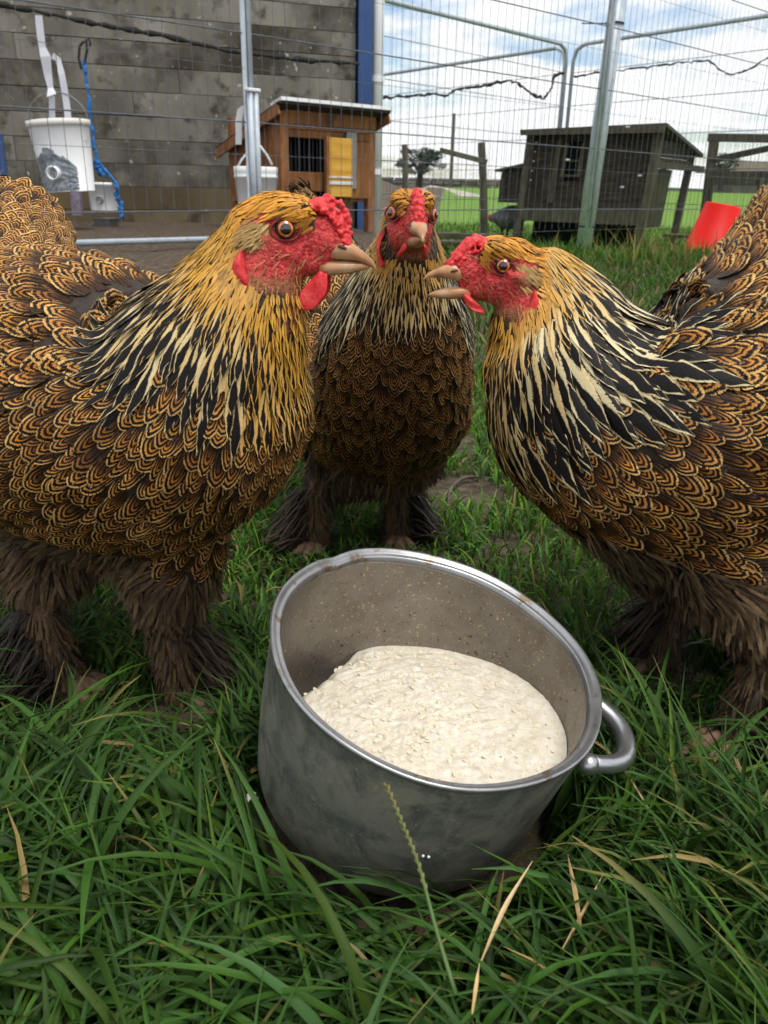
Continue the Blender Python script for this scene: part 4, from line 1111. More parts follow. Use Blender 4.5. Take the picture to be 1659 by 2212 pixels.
# ------------------------------------------------------------------ hens
U = .000288                       # head unit in metres
def feather_mat(name, kind):
    mt, g = newmat(name)
    uv = g.n('ShaderNodeUVMap', uv_map='UVMap').outputs[0]
    x, v, _ = g.sep(uv)
    at_ = g.n('ShaderNodeAttribute', attribute_name='tint').outputs['Color']
    gold, dark, rnd = g.sep(at_)
    ax_ = g.m('ABSOLUTE', x)
    t = g.m('SUBTRACT', v, g.m('MULTIPLY', ax_, .28 if kind != 'hackle' else .10))
    sgn = g.m('MULTIPLY', g.m('SIGN', x), 3.7)
    rz = g.m('ADD', g.m('MULTIPLY', rnd, 57.0), sgn)
    barb = g.noise(g.comb(g.m('MULTIPLY', t, {'hackle': 80.0, 'fluff': 38.0}.get(kind, 55.0)), g.m('MULTIPLY', ax_, 1.6), rz), 1.0, 2, .6)
    low = g.noise(g.comb(g.m('MULTIPLY', x, 1.3), g.m('MULTIPLY', v, 2.2), rz), 1.6, 3)
    if kind in ('pencil', 'moss'):
        c0 = .40
        vv = g.m('DIVIDE', g.m('MAXIMUM', g.m('SUBTRACT', v, c0), 0.0), 1 - c0)
        q = g.m('SQRT', g.m('ADD', g.m('MULTIPLY', g.m('MULTIPLY', x, x), .98), g.m('MULTIPLY', vv, vv)))
        # a hint of a point on the rings along the shaft
        q = g.m('ADD', q, g.m('MULTIPLY', g.m('SUBTRACT', .35, g.m('MINIMUM', ax_, .35)), -.22))
        j1, j2 = (.22, .20) if kind == 'pencil' else (.36, .36)
        qq = g.m('ADD', q, g.m('ADD', g.m('MULTIPLY', g.m('SUBTRACT', barb, .5), j1), g.m('MULTIPLY', g.m('SUBTRACT', low, .5), j2)))
        e = .03
        st = [(0, .5), (.08, .5), (.08 + e, 0.), (.25, 0.), (.25 + e, 1.), (.36, 1.), (.36 + e, 0.), (.52, 0.), (.52 + e, 1.), (.64, 1.), (.64 + e, 0.), (.82, 0.), (.82 + e, 1.), (1., 1.)]
        M_ = g.ramp(g.m('MULTIPLY', qq, .96), st)
        M_ = g.m('MULTIPLY', g.m('MULTIPLY', M_, g.m('SUBTRACT', 1.0, g.m('MULTIPLY', dark, .85))), g.ramp(v, [(.30, .15), (.62, 1.0)]))
        inner = g.mix(gold, (.27, .085, .015), (.62, .25, .036))
        edge = g.mix(gold, (.36, .18, .055), (.76, .46, .15))
        light = g.mix(g.ramp(q, [(.55, 0.0), (.86, 1.0)]), inner, edge)
        light = g.mix(g.m('MULTIPLY', g.m('SUBTRACT', barb, .35), .7, clamp=True), light, (.10, .04, .015))
        col = g.mix(M_, (.007, .0042, .0034), light)
        edgeq = g.m('ADD', q, g.m('MULTIPLY', g.m('SUBTRACT', barb, .5), .40))
        split = g.noise(g.comb(g.m('MULTIPLY', t, 11.0), g.m('MULTIPLY', ax_, .5), g.m('ADD', rz, 9.0)), 1.0, 1)
        alpha = g.m('LESS_THAN', g.m('ADD', edgeq, g.ramp(split, [(.62, 0.0), (.70, .45)])), .985)
        rough = .55
    elif kind == 'hackle':
        # dark shaft stripe, bright lacing at both edges
        u = g.sep(g.n('ShaderNodeAttribute', attribute_name='edge').outputs['Color'])[0]
        au = g.m('ABSOLUTE', g.m('SUBTRACT', g.m('MULTIPLY', u, 2.0), 1.0))
        wdt = g.m('MULTIPLY', dark, g.ramp(v, [(.0, .0), (.45, .35), (.68, 1.0), (.88, .95), (1.0, .5)]))
        k = g.m('SUBTRACT', au, wdt)
        k = g.m('ADD', k, g.m('MULTIPLY', g.m('SUBTRACT', barb, .5), .36))
        k = g.m('ADD', k, g.m('MULTIPLY', g.m('SUBTRACT', low, .5), .35)); M_ = g.ramp(k, [(.0, 0.0), (.14, 1.0)])
        light = g.mix(gold, (.62, .53, .30), (.58, .29, .032))
        light = g.mix(g.m('MULTIPLY', g.m('SUBTRACT', low, .3), .9, clamp=True), light, g.mix(gold, (.72, .64, .42), (.66, .40, .09)))
        light = g.mix(g.m('MULTIPLY', g.m('SUBTRACT', barb, .42), .9, clamp=True), light, g.mix(gold, (.26, .18, .07), (.22, .085, .012)))
        col = g.mix(M_, (.007, .0055, .0055), light)
        alpha = g.m('LESS_THAN', g.m('ADD', au, g.m('MULTIPLY', g.m('SUBTRACT', barb, .5), .7)), .98)
        rough = .42
    elif kind == 'fluff':
        base = g.mix(gold, (.085, .052, .030), (.22, .15, .08))
        col = g.mix(g.ramp(barb, [(.35, 0.0), (.65, 1.0)]), base, g.mix(gold, (.018, .012, .009), (.05, .032, .02)))
        bars = g.ramp(g.m('SINE', g.m('ADD', g.m('MULTIPLY', v, 24.0), g.m('MULTIPLY', low, 6.0))), [(.2, 0.0), (.7, 1.0)])
        col = g.mix(g.m('MULTIPLY', bars, g.m('MULTIPLY', gold, .55)), col, (.20, .12, .055))
        q = g.m('MAXIMUM', ax_, g.m('MULTIPLY', g.m('SUBTRACT', v, .25), 1.33))
        alpha = g.m('LESS_THAN', g.m('ADD', q, g.m('MULTIPLY', g.m('SUBTRACT', barb, .5), 1.5)), .92)
        rough = .85
    else:   # quill: dark foot and tail feathers
        col = g.mix(g.ramp(barb, [(.3, 0.0), (.7, 1.0)]), g.mix(gold, (.012, .010, .010), (.035, .022, .015)), g.mix(gold, (.03, .026, .024), (.10, .066, .042)))
        q = g.m('MAXIMUM', ax_, g.m('MULTIPLY', g.m('SUBTRACT', v, .4), 1.66))
        alpha = g.m('LESS_THAN', g.m('ADD', q, g.m('MULTIPLY', g.m('SUBTRACT', barb, .5), 1.2)), .95)
        rough = .5
    finish(g, col, rough, 0, .16, barb, .25, .0012, alpha=alpha)
    return mt
FM = {k: feather_mat(n_, k) for n_, k in (('pencilled_feather', 'pencil'), ('mossy_feather', 'moss'), ('laced_hackle', 'hackle'), ('fluffy_feather', 'fluff'), ('dark_quill', 'quill'))}
def hair_mat():
    mt, g = newmat('golden_head_feather')
    at_ = g.n('ShaderNodeAttribute', attribute_name='tint').outputs['Color']
    finish(g, at_, .55, 0, .3)
    return mt
FM['hair'] = hair_mat()
SHAPES = {
    'pencil': ((0, .15, .3, .45, .62, .77, .89, .97, 1.0), lambda v: np.where(v < .4, .45 + .55 * np.sin(np.pi / 2 * v / .4), np.sqrt(np.clip(1 - ((v - .4) / .6) ** 2, .0, 1)))),
    'hackle': ((0, .15, .32, .5, .68, .84, 1.0), lambda v: np.clip(np.where(v < .45, .45 + .55 * np.sin(np.pi / 2 * v / .45), np.cos(np.pi / 2 * ((v - .45) / .55) ** 1.25)), .04, 1)),
    'fluff': ((0, .25, .5, .75, 1.0), lambda v: np.where(v < .3, .4 + .6 * v / .3, 1.0 - .35 * ((v - .3) / .7) ** 2)),
    'quill': ((0, .2, .4, .6, .8, 1.0), lambda v: np.where(v < .3, .5 + .5 * v / .3, 1.0 - .6 * ((v - .3) / .7) ** 2)),
    'hair': ((0, .5, 1.0), lambda v: np.clip(1 - .85 * v * v, .05, 1)),
}
SHAPES['moss'] = SHAPES['pencil']
def build_feathers(P, N, hw, camber, shape, tint, roll=None):
    """P,N (n,K,3) shaft points and normals; hw (n,) half widths -> V (n,K,C,3), uv, edge"""
    vv, pf = SHAPES[shape]; vv = np.array(vv); K = len(vv); C = 5 if shape in ('pencil', 'moss') else 3
    T = np.gradient(P, axis=1); T = nrm(T); S = nrm(np.cross(T, N))
    NN = np.cross(S, T)
    if roll is not None:
        ca_, sa_ = np.cos(roll)[:, None, None], np.sin(roll)[:, None, None]
        S, NN = S * ca_ + NN * sa_, NN * ca_ - S * sa_
    us = np.linspace(-1, 1, C); pw = pf(vv)
    X = us[None, :] * pw[:, None]                                   # K,C
    off = S[:, :, None, :] * (X[None, :, :, None] * hw[:, None, None, None])
    cam_ = -NN[:, :, None, :] * ((X ** 2)[None, :, :, None] * (hw * camber)[:, None, None, None])
    V = P[:, :, None, :] + off + cam_
    n = len(P)
    UV = np.broadcast_to(np.stack([X, np.broadcast_to(vv[:, None], X.shape)], -1), (n, K, C, 2))
    TI = np.broadcast_to(np.concatenate([tint, np.ones((n, 1))], 1)[:, None, None, :], (n, K, C, 4))
    ED = np.zeros((n, K, C, 4)); ED[..., 0] = (us * .5 + .5)[None, None, :]; ED[..., 3] = 1
    kk = np.arange(K - 1)[:, None] * C + np.arange(C - 1)[None]
    fq = np.stack([kk, kk + 1, kk + C + 1, kk + C], -1).reshape(-1, 4)
    return V, UV, TI, ED, fq
def feather_objects(name, V, UV, TI, ED, fq, mat, parent, singles=0):
    n, K, C, _ = V.shape; kc = K * C
    single = np.zeros(n, bool)
    if singles:
        mid = V[:, K // 2, C // 2]; px, py, d = project(mid)
        wv = V[:, K // 2, -1] - V[:, K // 2, 0]; lv = V[:, -1, C // 2] - V[:, 0, C // 2]
        nn = np.cross(wv, lv); face = np.einsum('ij,ij->i', nn, CAM - mid) / (np.linalg.norm(CAM - mid, axis=1))
        area = np.abs(face) / d ** 2 * ((px > -20) & (px < 1680) & (py > 0) & (py < 2212))
        cen = parent['centre_tmp']; out = (mid - np.array(cen)) @ (CAM - np.array(cen)) > 0
        area = area * out
        order = np.argsort(-area)[:singles]; single[order[area[order] > 0]] = True
    idx = np.where(~single)[0]
    if len(idx):
        m_ = len(idx); FQ = (np.arange(m_)[:, None, None] * kc + fq[None]).reshape(-1, 4)
        me = fast_mesh(name, V[idx].reshape(-1, 3), FQ, True, {'tint': TI[idx].reshape(-1, 4), 'edge': ED[idx].reshape(-1, 4)}, UV[idx].reshape(-1, 2))
        link(me, name, mat, parent, kind='stuff')
    for i in np.where(single)[0]:
        me = fast_mesh('feather', V[i].reshape(-1, 3), fq, True, {'tint': TI[i].reshape(-1, 4), 'edge': ED[i].reshape(-1, 4)}, UV[i].reshape(-1, 2))
        link(me, 'feather', mat, parent)

def skin_mat():
    mt, g = newmat('hen_skin')
    f = g.sep(g.n('ShaderNodeAttribute', attribute_name='face').outputs['Color'])
    co = g.n('ShaderNodeTexCoord').outputs['Object']
    n1 = g.noise(co, 420, 4, .6); n2 = g.noise(co, 120, 5, .6)
    red = g.ramp(n1, [(.28, (.32, .011, .013)), (.48, (.68, .042, .046)), (.7, (.82, .14, .12))])
    red = g.mix(g.ramp(n2, [(.52, 0.0), (.7, .75)]), red, (.22, .035, .025))
    red = g.mix(f[1], red, (.30, .15, .06))
    under = g.ramp(n2, [(.3, (.014, .010, .007)), (.7, (.05, .032, .02))])
    c = g.mix(f[0], under, red)
    finish(g, c, .5, 0, .4, g.m('ADD', n1, g.m('MULTIPLY', n2, .8)), 1.0, .0035, sss=0)
    return mt
SKIN = skin_mat()
COMB = mk('comb_flesh', [(.50, .010, .016), (.72, .028, .035), (.80, .10, .09)], 260, 5, .38, spec=.45, bump=.6, bscale=600, bdist=.0015)
WATT = mk('wattle_flesh', [(.46, .010, .014), (.64, .025, .03), (.72, .07, .06)], 130, 5, .42, spec=.4, bump=.5, bscale=500, bdist=.0012)
BEAK = mk('horn_beak', [(.28, .125, .05), (.44, .22, .095), (.52, .33, .19)], 70, 4, .3, spec=.5, bump=.12, bscale=300, bdist=.001, spots=[((.20, .12, .09), 90, .60, .12)])
NOSTRIL = mk('nostril', [(.09, .025, .018), (.12, .04, .03)], 100)
IRIS = mk('iris', [(.36, .045, .003), (.72, .14, .006), (.80, .22, .015)], 500, 4, .12, spec=.6, bump=0, coat=1.0)
PUPIL = mk('pupil', [(.003, .003, .003), (.004, .004, .004)], 5, rough=.04, spec=.8, bump=0, coat=1.0)
EYEW = mk('eye_rim', [(.03, .02, .02), (.06, .045, .045)], 200, rough=.4)
LID = mk('eyelid', [(.14, .010, .010), (.34, .03, .03)], 350, 5, .45, bump=.6, bscale=700, bdist=.001)
TOE = mk('scaly_toe', [(.10, .055, .032), (.21, .125, .075), (.28, .18, .12)], 120, 5, .7, bump=.9, bscale=420, bdist=.002, spots=[((.05, .035, .02), 60, .55, .1)])

def remesh(mb, voxel, smooth_it=4, decimate=None):
    me = mb.mesh('tmp'); o = bpy.data.objects.new('tmp', me); COL.objects.link(o)
    md = o.modifiers.new('r', 'REMESH'); md.mode = 'VOXEL'; md.voxel_size = voxel
    ms = o.modifiers.new('s', 'SMOOTH'); ms.iterations = smooth_it; ms.factor = .5
    dg = bpy.context.evaluated_depsgraph_get(); dg.update()
    out = bpy.data.meshes.new_from_object(o.evaluated_get(dg))
    bpy.data.objects.remove(o); bpy.data.meshes.remove(me)
    out.polygons.foreach_set('use_smooth', [True] * len(out.polygons))
    return out
def make_hen(label, spine, eye, hf, hu, lateral, legs, style, rng_seed, mouth=0.0, wings=None, tail=None):
    rg = np.random.default_rng(rng_seed); random.seed(rng_seed)
    # ---- frames
    S = spline([list(at(a, b, c)) + [d, e] for (a, b, c, d, e) in spine], 90)
    C, rn, ry = S[:, :3], S[:, 3], S[:, 4]
    T = nrm(np.gradient(C, axis=0)); L = nrm(np.asarray(lateral, float))
    Ls = nrm(L[None] - T * (T @ L)[:, None]); Nn = np.cross(Ls, T)      # dorsal direction
    if Nn[45][2] < 0:
        Nn = -Nn
    hf = nrm(np.asarray(hf, float)); hu = np.asarray(hu, float); hu = nrm(hu - hf * np.dot(hu, hf)); hs = np.cross(hu, hf)
    eye = np.asarray(eye, float)
    def hd(x_, y_, z_):
        return eye + (hf * x_ + hs * y_ + hu * z_) * U
    root_xy = C[40]
    root = thing('hen', label, 'hen', (root_xy[0], root_xy[1], GZ(root_xy[0], root_xy[1])), 'barred brown hens around the pot')
    root['centre_tmp'] = [float(a) for a in C[45]]
    # ---- one continuous body
    mb = MB()
    an = np.linspace(0, 2 * np.pi, 28, endpoint=False)
    rows = [C[i] + np.cos(an)[:, None] * Nn[i] * rn[i] + np.sin(an)[:, None] * Ls[i] * ry[i] for i in range(len(C))]
    mb.rings(rows)
    for c, r in (((-25, 0, 8), (84, 60, 60)), ((2, 32, 32), (54, 33, 32)), ((2, -32, 32), (54, 33, 32)), ((66, 0, -28), (54, 30, 38)), ((-22, 28, -48), (60, 32, 52)), ((-22, -28, -48), (60, 32, 52)), ((90, 0, -14), (29, 19, 30)), ((-70, 0, -20), (68, 62, 72)),
                 ((30, 0, -66), (62, 30, 30)), ((-55, 0, -45), (60, 54, 66)), ((75, 0, 5), (36, 22, 24))):
        mb.ball(hd(*c), tuple(a * U for a in r), 20, 14, hf, hs, hu)
    mb.tube([C[-1], hd(-45, 0, -60)], [rn[-1], 52 * U], 20)
    wl = []
    for (i0, lat, up_, ra) in wings:
        i = int(i0); c = C[i] + Ls[i] * lat * ry[i] * .80 + Nn[i] * up_ * rn[i]
        wa, wn_ = T[i], nrm(Nn[i] * .95 - Ls[i] * lat * .3); wo = np.cross(wa, wn_)
        mb.ball(c, ra, 24, 16, wa, wo if np.dot(wo, Ls[i] * lat) > 0 else -wo, wn_); wl.append((c, wa, nrm(Ls[i] * lat), ra))
    for lg in legs:
        hip, hock = np.array(lg['hip']), np.array(lg['hock'])
        mb.tube([hip, hip * .6 + hock * .4, hip * .25 + hock * .75, hock], [lg['r'], lg['r'] * .85, lg['r'] * .55, lg['r'] * .34], 18)
    me = remesh(mb, .0026, 6)
    nv = len(me.vertices); co = np.empty(nv * 3, np.float32); me.vertices.foreach_get('co', co); co = co.reshape(-1, 3).astype(float)
    vn = np.empty(nv * 3, np.float32); me.vertices.foreach_get('normal', vn); vn = vn.reshape(-1, 3).astype(float)
    def head_xyz(P):
        q = (P - eye) / U
        return q @ hf, q @ hs, q @ hu
    hx, hy, hz = head_xyz(co)
    top = 25 - np.clip((hx - 8) * .75, 0, 34) + 70 * sstep(56, 66, hx) - np.clip(-hx - 40, 0, 60) * .30
    red = sstep(-88 + style.get('face_in', 0), -70 + style.get('face_in', 0), hx) * (1 - sstep(top, top + 8, hz)) * sstep(-128, -108, hz + .3 * np.clip(hx, 0, 50)) * (np.abs(hy) < 110)
    thr = style.get('throat', 0) * sstep(-10, 15, hx) * sstep(-230, -190, hz) * (1 - sstep(-110, -95, hz))
    red = np.clip(red + thr, 0, 1)
    ear = np.exp(-(((hx + 62) / 26) ** 2 + ((hz + 22) / 24) ** 2)) + .8 * sstep(-75, -108, hz) * (hx < 60)
    fa = np.stack([red, np.clip(ear, 0, 1), red * 0, red * 0 + 1], 1)
    # lumpy face skin as real relief
    for i in np.where(red > .3)[0]:
        q = Vector(co[i] * 330.0)
        co[i] += vn[i] * (mno.noise(q) * .0011 + abs(mno.noise(q * 2.1)) * .0008)
    # eye sockets
    for s_ in (-1, 1):
        ec = hd(0, s_ * 56, 0); dd = np.linalg.norm(co - ec, axis=1) / U
        co -= vn * (np.exp(-(dd / 30) ** 2) * 7 * U)[:, None]; co += vn * (np.exp(-((dd - 44) / 11) ** 2) * 5 * U)[:, None] * (red > .2)[:, None]
    me.vertices.foreach_set('co', co.astype(np.float32).ravel())
    a_ = me.attributes.new('face', 'FLOAT_COLOR', 'POINT'); a_.data.foreach_set('color', fa.astype(np.float32).ravel())
    me.update()
    link(me, 'body', SKIN, root)
    # ---- surface lookup
    nf = len(me.polygons); fc = np.empty(nf * 3, np.float32); me.polygons.foreach_get('center', fc); fc = fc.reshape(-1, 3).astype(float)
    fv = np.empty(nf * 4, np.int32); me.polygons.foreach_get('vertices', fv); fv = fv.reshape(-1, 4)
    fn = nrm(vn[fv].mean(1)); far_ = np.empty(nf, np.float32); me.polygons.foreach_get('area', far_)
    # spine parameter
    D = np.linalg.norm(fc[:, None] - C[None, ::2], axis=2) / ((rn + ry)[None, ::2] * .5) if nf < 60000 else None
    if D is None:
        si = np.empty(nf, int); ds = np.empty(nf)
        for k in range(0, nf, 20000):
            Dk = np.linalg.norm(fc[k:k + 20000, None] - C[None, ::2], axis=2) / ((rn + ry)[None, ::2] * .5)
            si[k:k + 20000] = Dk.argmin(1) * 2
    else:
        si = D.argmin(1) * 2
    tt = si / (len(C) - 1.0)
    rel = fc - C[si]
    dors = np.einsum('ij,ij->i', rel, Nn[si]) / rn[si]; latv = np.einsum('ij,ij->i', rel, Ls[si]) / ry[si]
    flow = -T[si]
    flow = flow + np.array([0, 0, -.35])
    hx, hy, hz = head_xyz(fc)
    in_head = (hx > -95) & (hx < 120) & (np.abs(hy) < 95) & (hz > -120) & (hz < 110)
    hflow = -hf[None] * 1.0 - hu[None] * .35 + hs[None] * (np.sign(hy) * .25)[:, None]
    wgt = sstep(-100, -30, hz)[:, None] * in_head[:, None]
    flow = flow * (1 - wgt) + hflow * wgt
    flow = flow - fn * np.einsum('ij,ij->i', flow, fn)[:, None]; flow = nrm(flow)
    bvh = BVHTree.FromPolygons([Vector(c) for c in co], fv.tolist())
    # legs zone
    leg_d = np.full(nf, 9.0); leg_t = np.zeros(nf)
    for lg in legs:
        a0, a1 = np.array(lg['hip']), np.array(lg['hock']); ab = a1 - a0; u = np.clip(((fc - a0) @ ab) / (ab @ ab), 0, 1)
        dd = np.linalg.norm(fc - (a0 + u[:, None] * ab), axis=1); k = dd < leg_d; leg_t[k] = u[k]; leg_d[k] = dd[k]
    body_low = (leg_t > .38) & (leg_d < .06) & (tt < .72)
    flow[body_low] = nrm(flow[body_low] * .4 + np.array([0, 0, -1.0]))
    flow = nrm(flow - fn * np.einsum('ij,ij->i', flow, fn)[:, None])
    # ---- regions and sizes
    tn = style['neck_t']; tn1 = style.get('head_t', .97)
    nk = 1 - sstep(120, style.get('nk_far', 400), np.linalg.norm(fc - eye, axis=1) / U)
    front = sstep(.25, .8, -dors)
    region = np.full(nf, 1)                                     # 1 pencilled
    tnd = tn - style.get('cape', .06) * np.clip(dors + .2, 0, 1.2)
    region[(tt >= tnd) & (front < style.get('front_cut', .6))] = 2                         # hackle
    region[(tt >= tn - style.get('front_down', .03)) & (front >= style.get('front_cut', .6))] = 6                   # golden throat
    back = (tt < tn - .06) & (dors > style.get('back_from', .45)); region[back] = 3
    region[(tt < .20)] = 3
    region[(tt < .26) & (dors < .1)] = 4
    low = (tt < tn - .12) & (dors < -.72) & (tt < .5); region[low] = 4
    region[body_low] = 4
    redf = sstep(-88, -70, hx) * (1 - sstep(26, 32, hz + np.clip((hx - 8) * .75, 0, 34) - 70 * sstep(56, 66, hx) + np.clip(-hx - 40, 0, 60) * .30)) * sstep(-128, -108, hz)
    crown = in_head & (redf < .5) & (hz > -100); region[crown] = 5
    face = in_head & (redf >= .5); region[face] = 0
    lob = np.sqrt((hx + 84) ** 2 + ((hz + 84) * .8) ** 2 + ((np.abs(hy) - 62) * .7) ** 2) < 56; region[lob & (region != 0)] = 7
    sz = np.empty(nf)
    fb = style.get('size', 1.0)
    sz[:] = .0097 * fb * (1 - .30 * sstep(tn - .3, tn + .05, tt))
    sz[region == 2] = (.0063 - .0038 * nk[region == 2] ** .8)
    sz[region == 6] = .0058 - .0022 * nk[region == 6]
    sz[region == 3] = .0105 * fb; sz[region == 4] = .0034; sz[(region == 5) | (region == 7)] = .0021; sz[region == 0] = .0036
    # skip the part of the body that no camera near this place could see
    # ---- Poisson-disc roots
    ncand = 60000
    pr = far_ / sz ** 2; pr = pr / pr.sum(); cand = rg.choice(nf, ncand, p=pr)
    jit = fv[cand]; wts = rg.dirichlet([1, 1, 1, 1], ncand); pts = np.einsum('ij,ijk->ik', wts, co[jit])
    cell = .010; grid = {}; keep = []
    for i in range(ncand):
        p = pts[i]; r_ = sz[cand[i]] * .86; key = (int(p[0] // cell), int(p[1] // cell), int(p[2] // cell)); ok = True
        for a in (-1, 0, 1):
            for b in (-1, 0, 1):
                for c in (-1, 0, 1):
                    for q in grid.get((key[0] + a, key[1] + b, key[2] + c), ()):
                        dx, dy, dz_ = p[0] - q[0], p[1] - q[1], p[2] - q[2]
                        if dx * dx + dy * dy + dz_ * dz_ < r_ * r_:
                            ok = False; break
                    if not ok: break
                if not ok: break
            if not ok: break
        if ok:
            grid.setdefault(key, []).append(p); keep.append(i)
    keep = np.array(keep); rf = cand[keep]; pts = pts[keep]; reg = region[rf]
    def march(P0, F0, length, K, lift0, lift1, jit=.22):
        """shaft points following the surface"""
        n = len(P0); OUT = np.zeros((n, K, 3)); NO = np.zeros((n, K, 3)); vv = np.linspace(0, 1, K)
        for i in range(n):
            p = P0[i].copy(); f = F0[i]; st = length[i] / (K - 1); d_ = flow[f].copy(); d_ += rg.normal(size=3) * jit
            for k in range(K):
                h = lift0[i] + (lift1[i] - lift0[i]) * vv[k]
                OUT[i, k] = p + fn[f] * h; NO[i, k] = fn[f]
                if k == K - 1: break
                d_ = d_ * .6 + flow[f] * .4; d_ = d_ - fn[f] * (d_ @ fn[f]); d_ /= np.linalg.norm(d_) + 1e-9
                q, nn_, idx, dist = bvh.find_nearest(Vector(p + d_ * st))
                p = np.array(q); f = idx
        # resample to shape rows is done by linear interpolation
        return OUT, NO
    def emit(name, mask, shape, length, hw, lift, camber, tint, singles=0):
        ids = np.where(mask)[0]
        if len(ids) == 0: return
        Ks = 6 if shape in ('pencil', 'moss', 'hackle') else (4 if shape != 'hair' else 3)
        ln = length[ids]; P, N_ = march(pts[ids], rf[ids], ln, Ks, rg.uniform(.0002, .0010, len(ids)), lift[ids] * np.where(rg.random(len(ids)) < .06, 1.7, rg.uniform(.6, 1.4, len(ids))), .55 if shape == 'fluff' else .22)
        vv = np.array(SHAPES[shape][0]); src = np.linspace(0, 1, Ks)
        j = np.clip(np.searchsorted(src, vv) - 1, 0, Ks - 2); f = ((vv - src[j]) / (src[j + 1] - src[j]))[None, :, None]
        P2 = P[:, j] * (1 - f) + P[:, j + 1] * f; N2 = nrm(N_[:, j] * (1 - f) + N_[:, j + 1] * f)
        V, UV, TI, ED, fq = build_feathers(P2, N2, hw[ids], camber, shape, tint[ids], rg.normal(size=len(ids)) * .22)
        feather_objects(name, V, UV, TI, ED, fq, FM[shape], root, singles)
    n = len(pts); sr = sz[rf]; nkr = nk[rf]; rnd = rg.random(n); drs = dors[rf]; ttr = tt[rf]; hzr = hz[rf]; ltr = latv[rf]; frt = front[rf]
    one = np.ones(n)
    # breast and flank
    gold = np.clip(style['gold'] + rg.normal(size=n) * .24 + .25 * sstep(tn - .25, tn, ttr) * frt, 0, 1)
    # feather pattern gets darker towards the belly
    drk = np.clip(.02 + style.get('belly_dark', .25) * sstep(-.2, -.95, drs) + np.abs(rg.normal(size=n)) * .14, 0, .95)
    emit('breast_plumage', reg == 1, 'pencil', sr * 2.7 * rg.uniform(.75, 1.35, n), sr * .82 * rg.uniform(.68, 1.2, n), one * .0027, .24, np.stack([gold, drk, rnd], 1), style['n_single'])
    emit('back_plumage', reg == 3, 'moss', sr * 2.7, sr * .80, one * .004, .3, np.stack([np.clip(gold + .25, 0, 1), drk * .3, rnd], 1), style.get('n_back', 60))
    # hackle
    hg = np.clip(style['hack_gold'] * (1 - style.get('hack_fade', .6) * (1 - nkr)) + .30 * frt + .5 * sstep(.45, .9, nkr) + rg.normal(size=n) * .16, 0, 1)
    hb2 = np.clip(style['hack_black'] * (1 - .72 * sstep(.50, 1.0, nkr)) * (1 - .25 * frt) + rg.normal(size=n) * .08, 0, .85)
    hl = (.050 - .038 * nkr ** .9) * style.get('hack_len', 1.0) * rg.uniform(.85, 1.15, n); hw_ = (.0046 - .0032 * nkr ** .8) * style.get('hack_w', 1.0) * rg.uniform(.85, 1.1, n)
    emit('hackle_plumage', reg == 2, 'hackle', hl, hw_, .0045 - .0034 * nkr, .30, np.stack([hg, hb2, rnd], 1), style['n_hack'])
    emit('throat_plumage', reg == 6, 'hackle', hl * .62, hw_ * .85, one * .003, .3, np.stack([np.clip(hg + .25, 0, 1) * style.get('throat_gold', 1), hb2 * (1.1 if style.get('front_dark') else .75) + .05, rnd], 1), 30)
    emit('fluff', reg == 4, 'fluff', one * .019 * rg.uniform(.6, 1.5, n), one * .0013 * rg.uniform(.5, 1.6, n), one * .010, .15, np.stack([np.clip(style.get('fluff', .5) + rg.normal(size=n) * .38, 0, 1), drk, rnd], 1))
    cg = np.array([.62, .27, .030]) * style.get('crown', 1.0)
    hc_ = np.where(rg.random((n, 1)) < .09, np.array([.10, .05, .014]), cg * rg.uniform(.65, 1.25, (n, 1)))
    fade = sstep(40, -60, hzr)[:, None]; hc_ = hc_ * (1 - fade * .5) + np.array([.50, .31, .09]) * fade * .5
    emit('crown_plumage', (reg == 5) | (reg == 7), 'hair', one * .0088 * rg.uniform(.8, 1.25, n), one * .00105, one * .0010, .3, hc_)
    bc = np.array([.36, .17, .05]) * rg.uniform(.6, 1.3, (n, 1))
    emit('face_bristle', (reg == 0) & (rg.random(n) < .6) & ((hzr < -48) | (hx[rf] < -70 + style.get('face_in', 0)) | (rg.random(n) < .12)), 'hair', one * .0072 * rg.uniform(.7, 1.3, n), one * .00042, one * .0018, .1, bc)
    # ---- ear tufts
    P0, N0 = [], []
    for s_ in (-1, 1):
        for k in range(260):
            b = hd(-50 + rg.normal() * 12, s_ * 62, -8 + rg.normal() * 10)
            q, nn_, idx, dist = bvh.find_nearest(Vector(b)); b = np.array(q); e = b + (-hf * .75 - hu * .5 + hs * s_ * .35 + rg.normal(size=3) * .12) * .0095
            P0.append([b, (b + e) / 2 + hs * s_ * .001, e]); N0.append([hs * s_] * 3)
    P0, N0 = np.array(P0), np.array(N0)
    V, UV, TI, ED, fq = build_feathers(P0, N0, np.full(len(P0), .00055), .2, 'hair', np.array([.46, .29, .10]) * rg.uniform(.6, 1.2, (len(P0), 1)))
    feather_objects('ear_tuft', V, UV, TI, ED, fq, FM['hair'], root)
    # ---- beak
    def beak(rows, rot=0.0, piv=(60, -66)):
        out = []
        for (x_, w_, zt_, zb_) in rows:
            ring = []
            for t in np.linspace(0, 2 * np.pi, 16, endpoint=False):
                y_ = w_ * math.cos(t); sn = math.sin(t); zc_ = (zt_ + zb_) / 2; z_ = zc_ + (zt_ - zb_) / 2 * (abs(sn) ** .8) * (1 if sn > 0 else -1)
                dx, dz_ = x_ - piv[0], z_ - piv[1]; c_, s_ = math.cos(rot), math.sin(rot)
                ring.append(hd(piv[0] + dx * c_ + dz_ * s_, y_, piv[1] - dx * s_ + dz_ * c_))
            out.append(ring)
        return MB().rings(out)
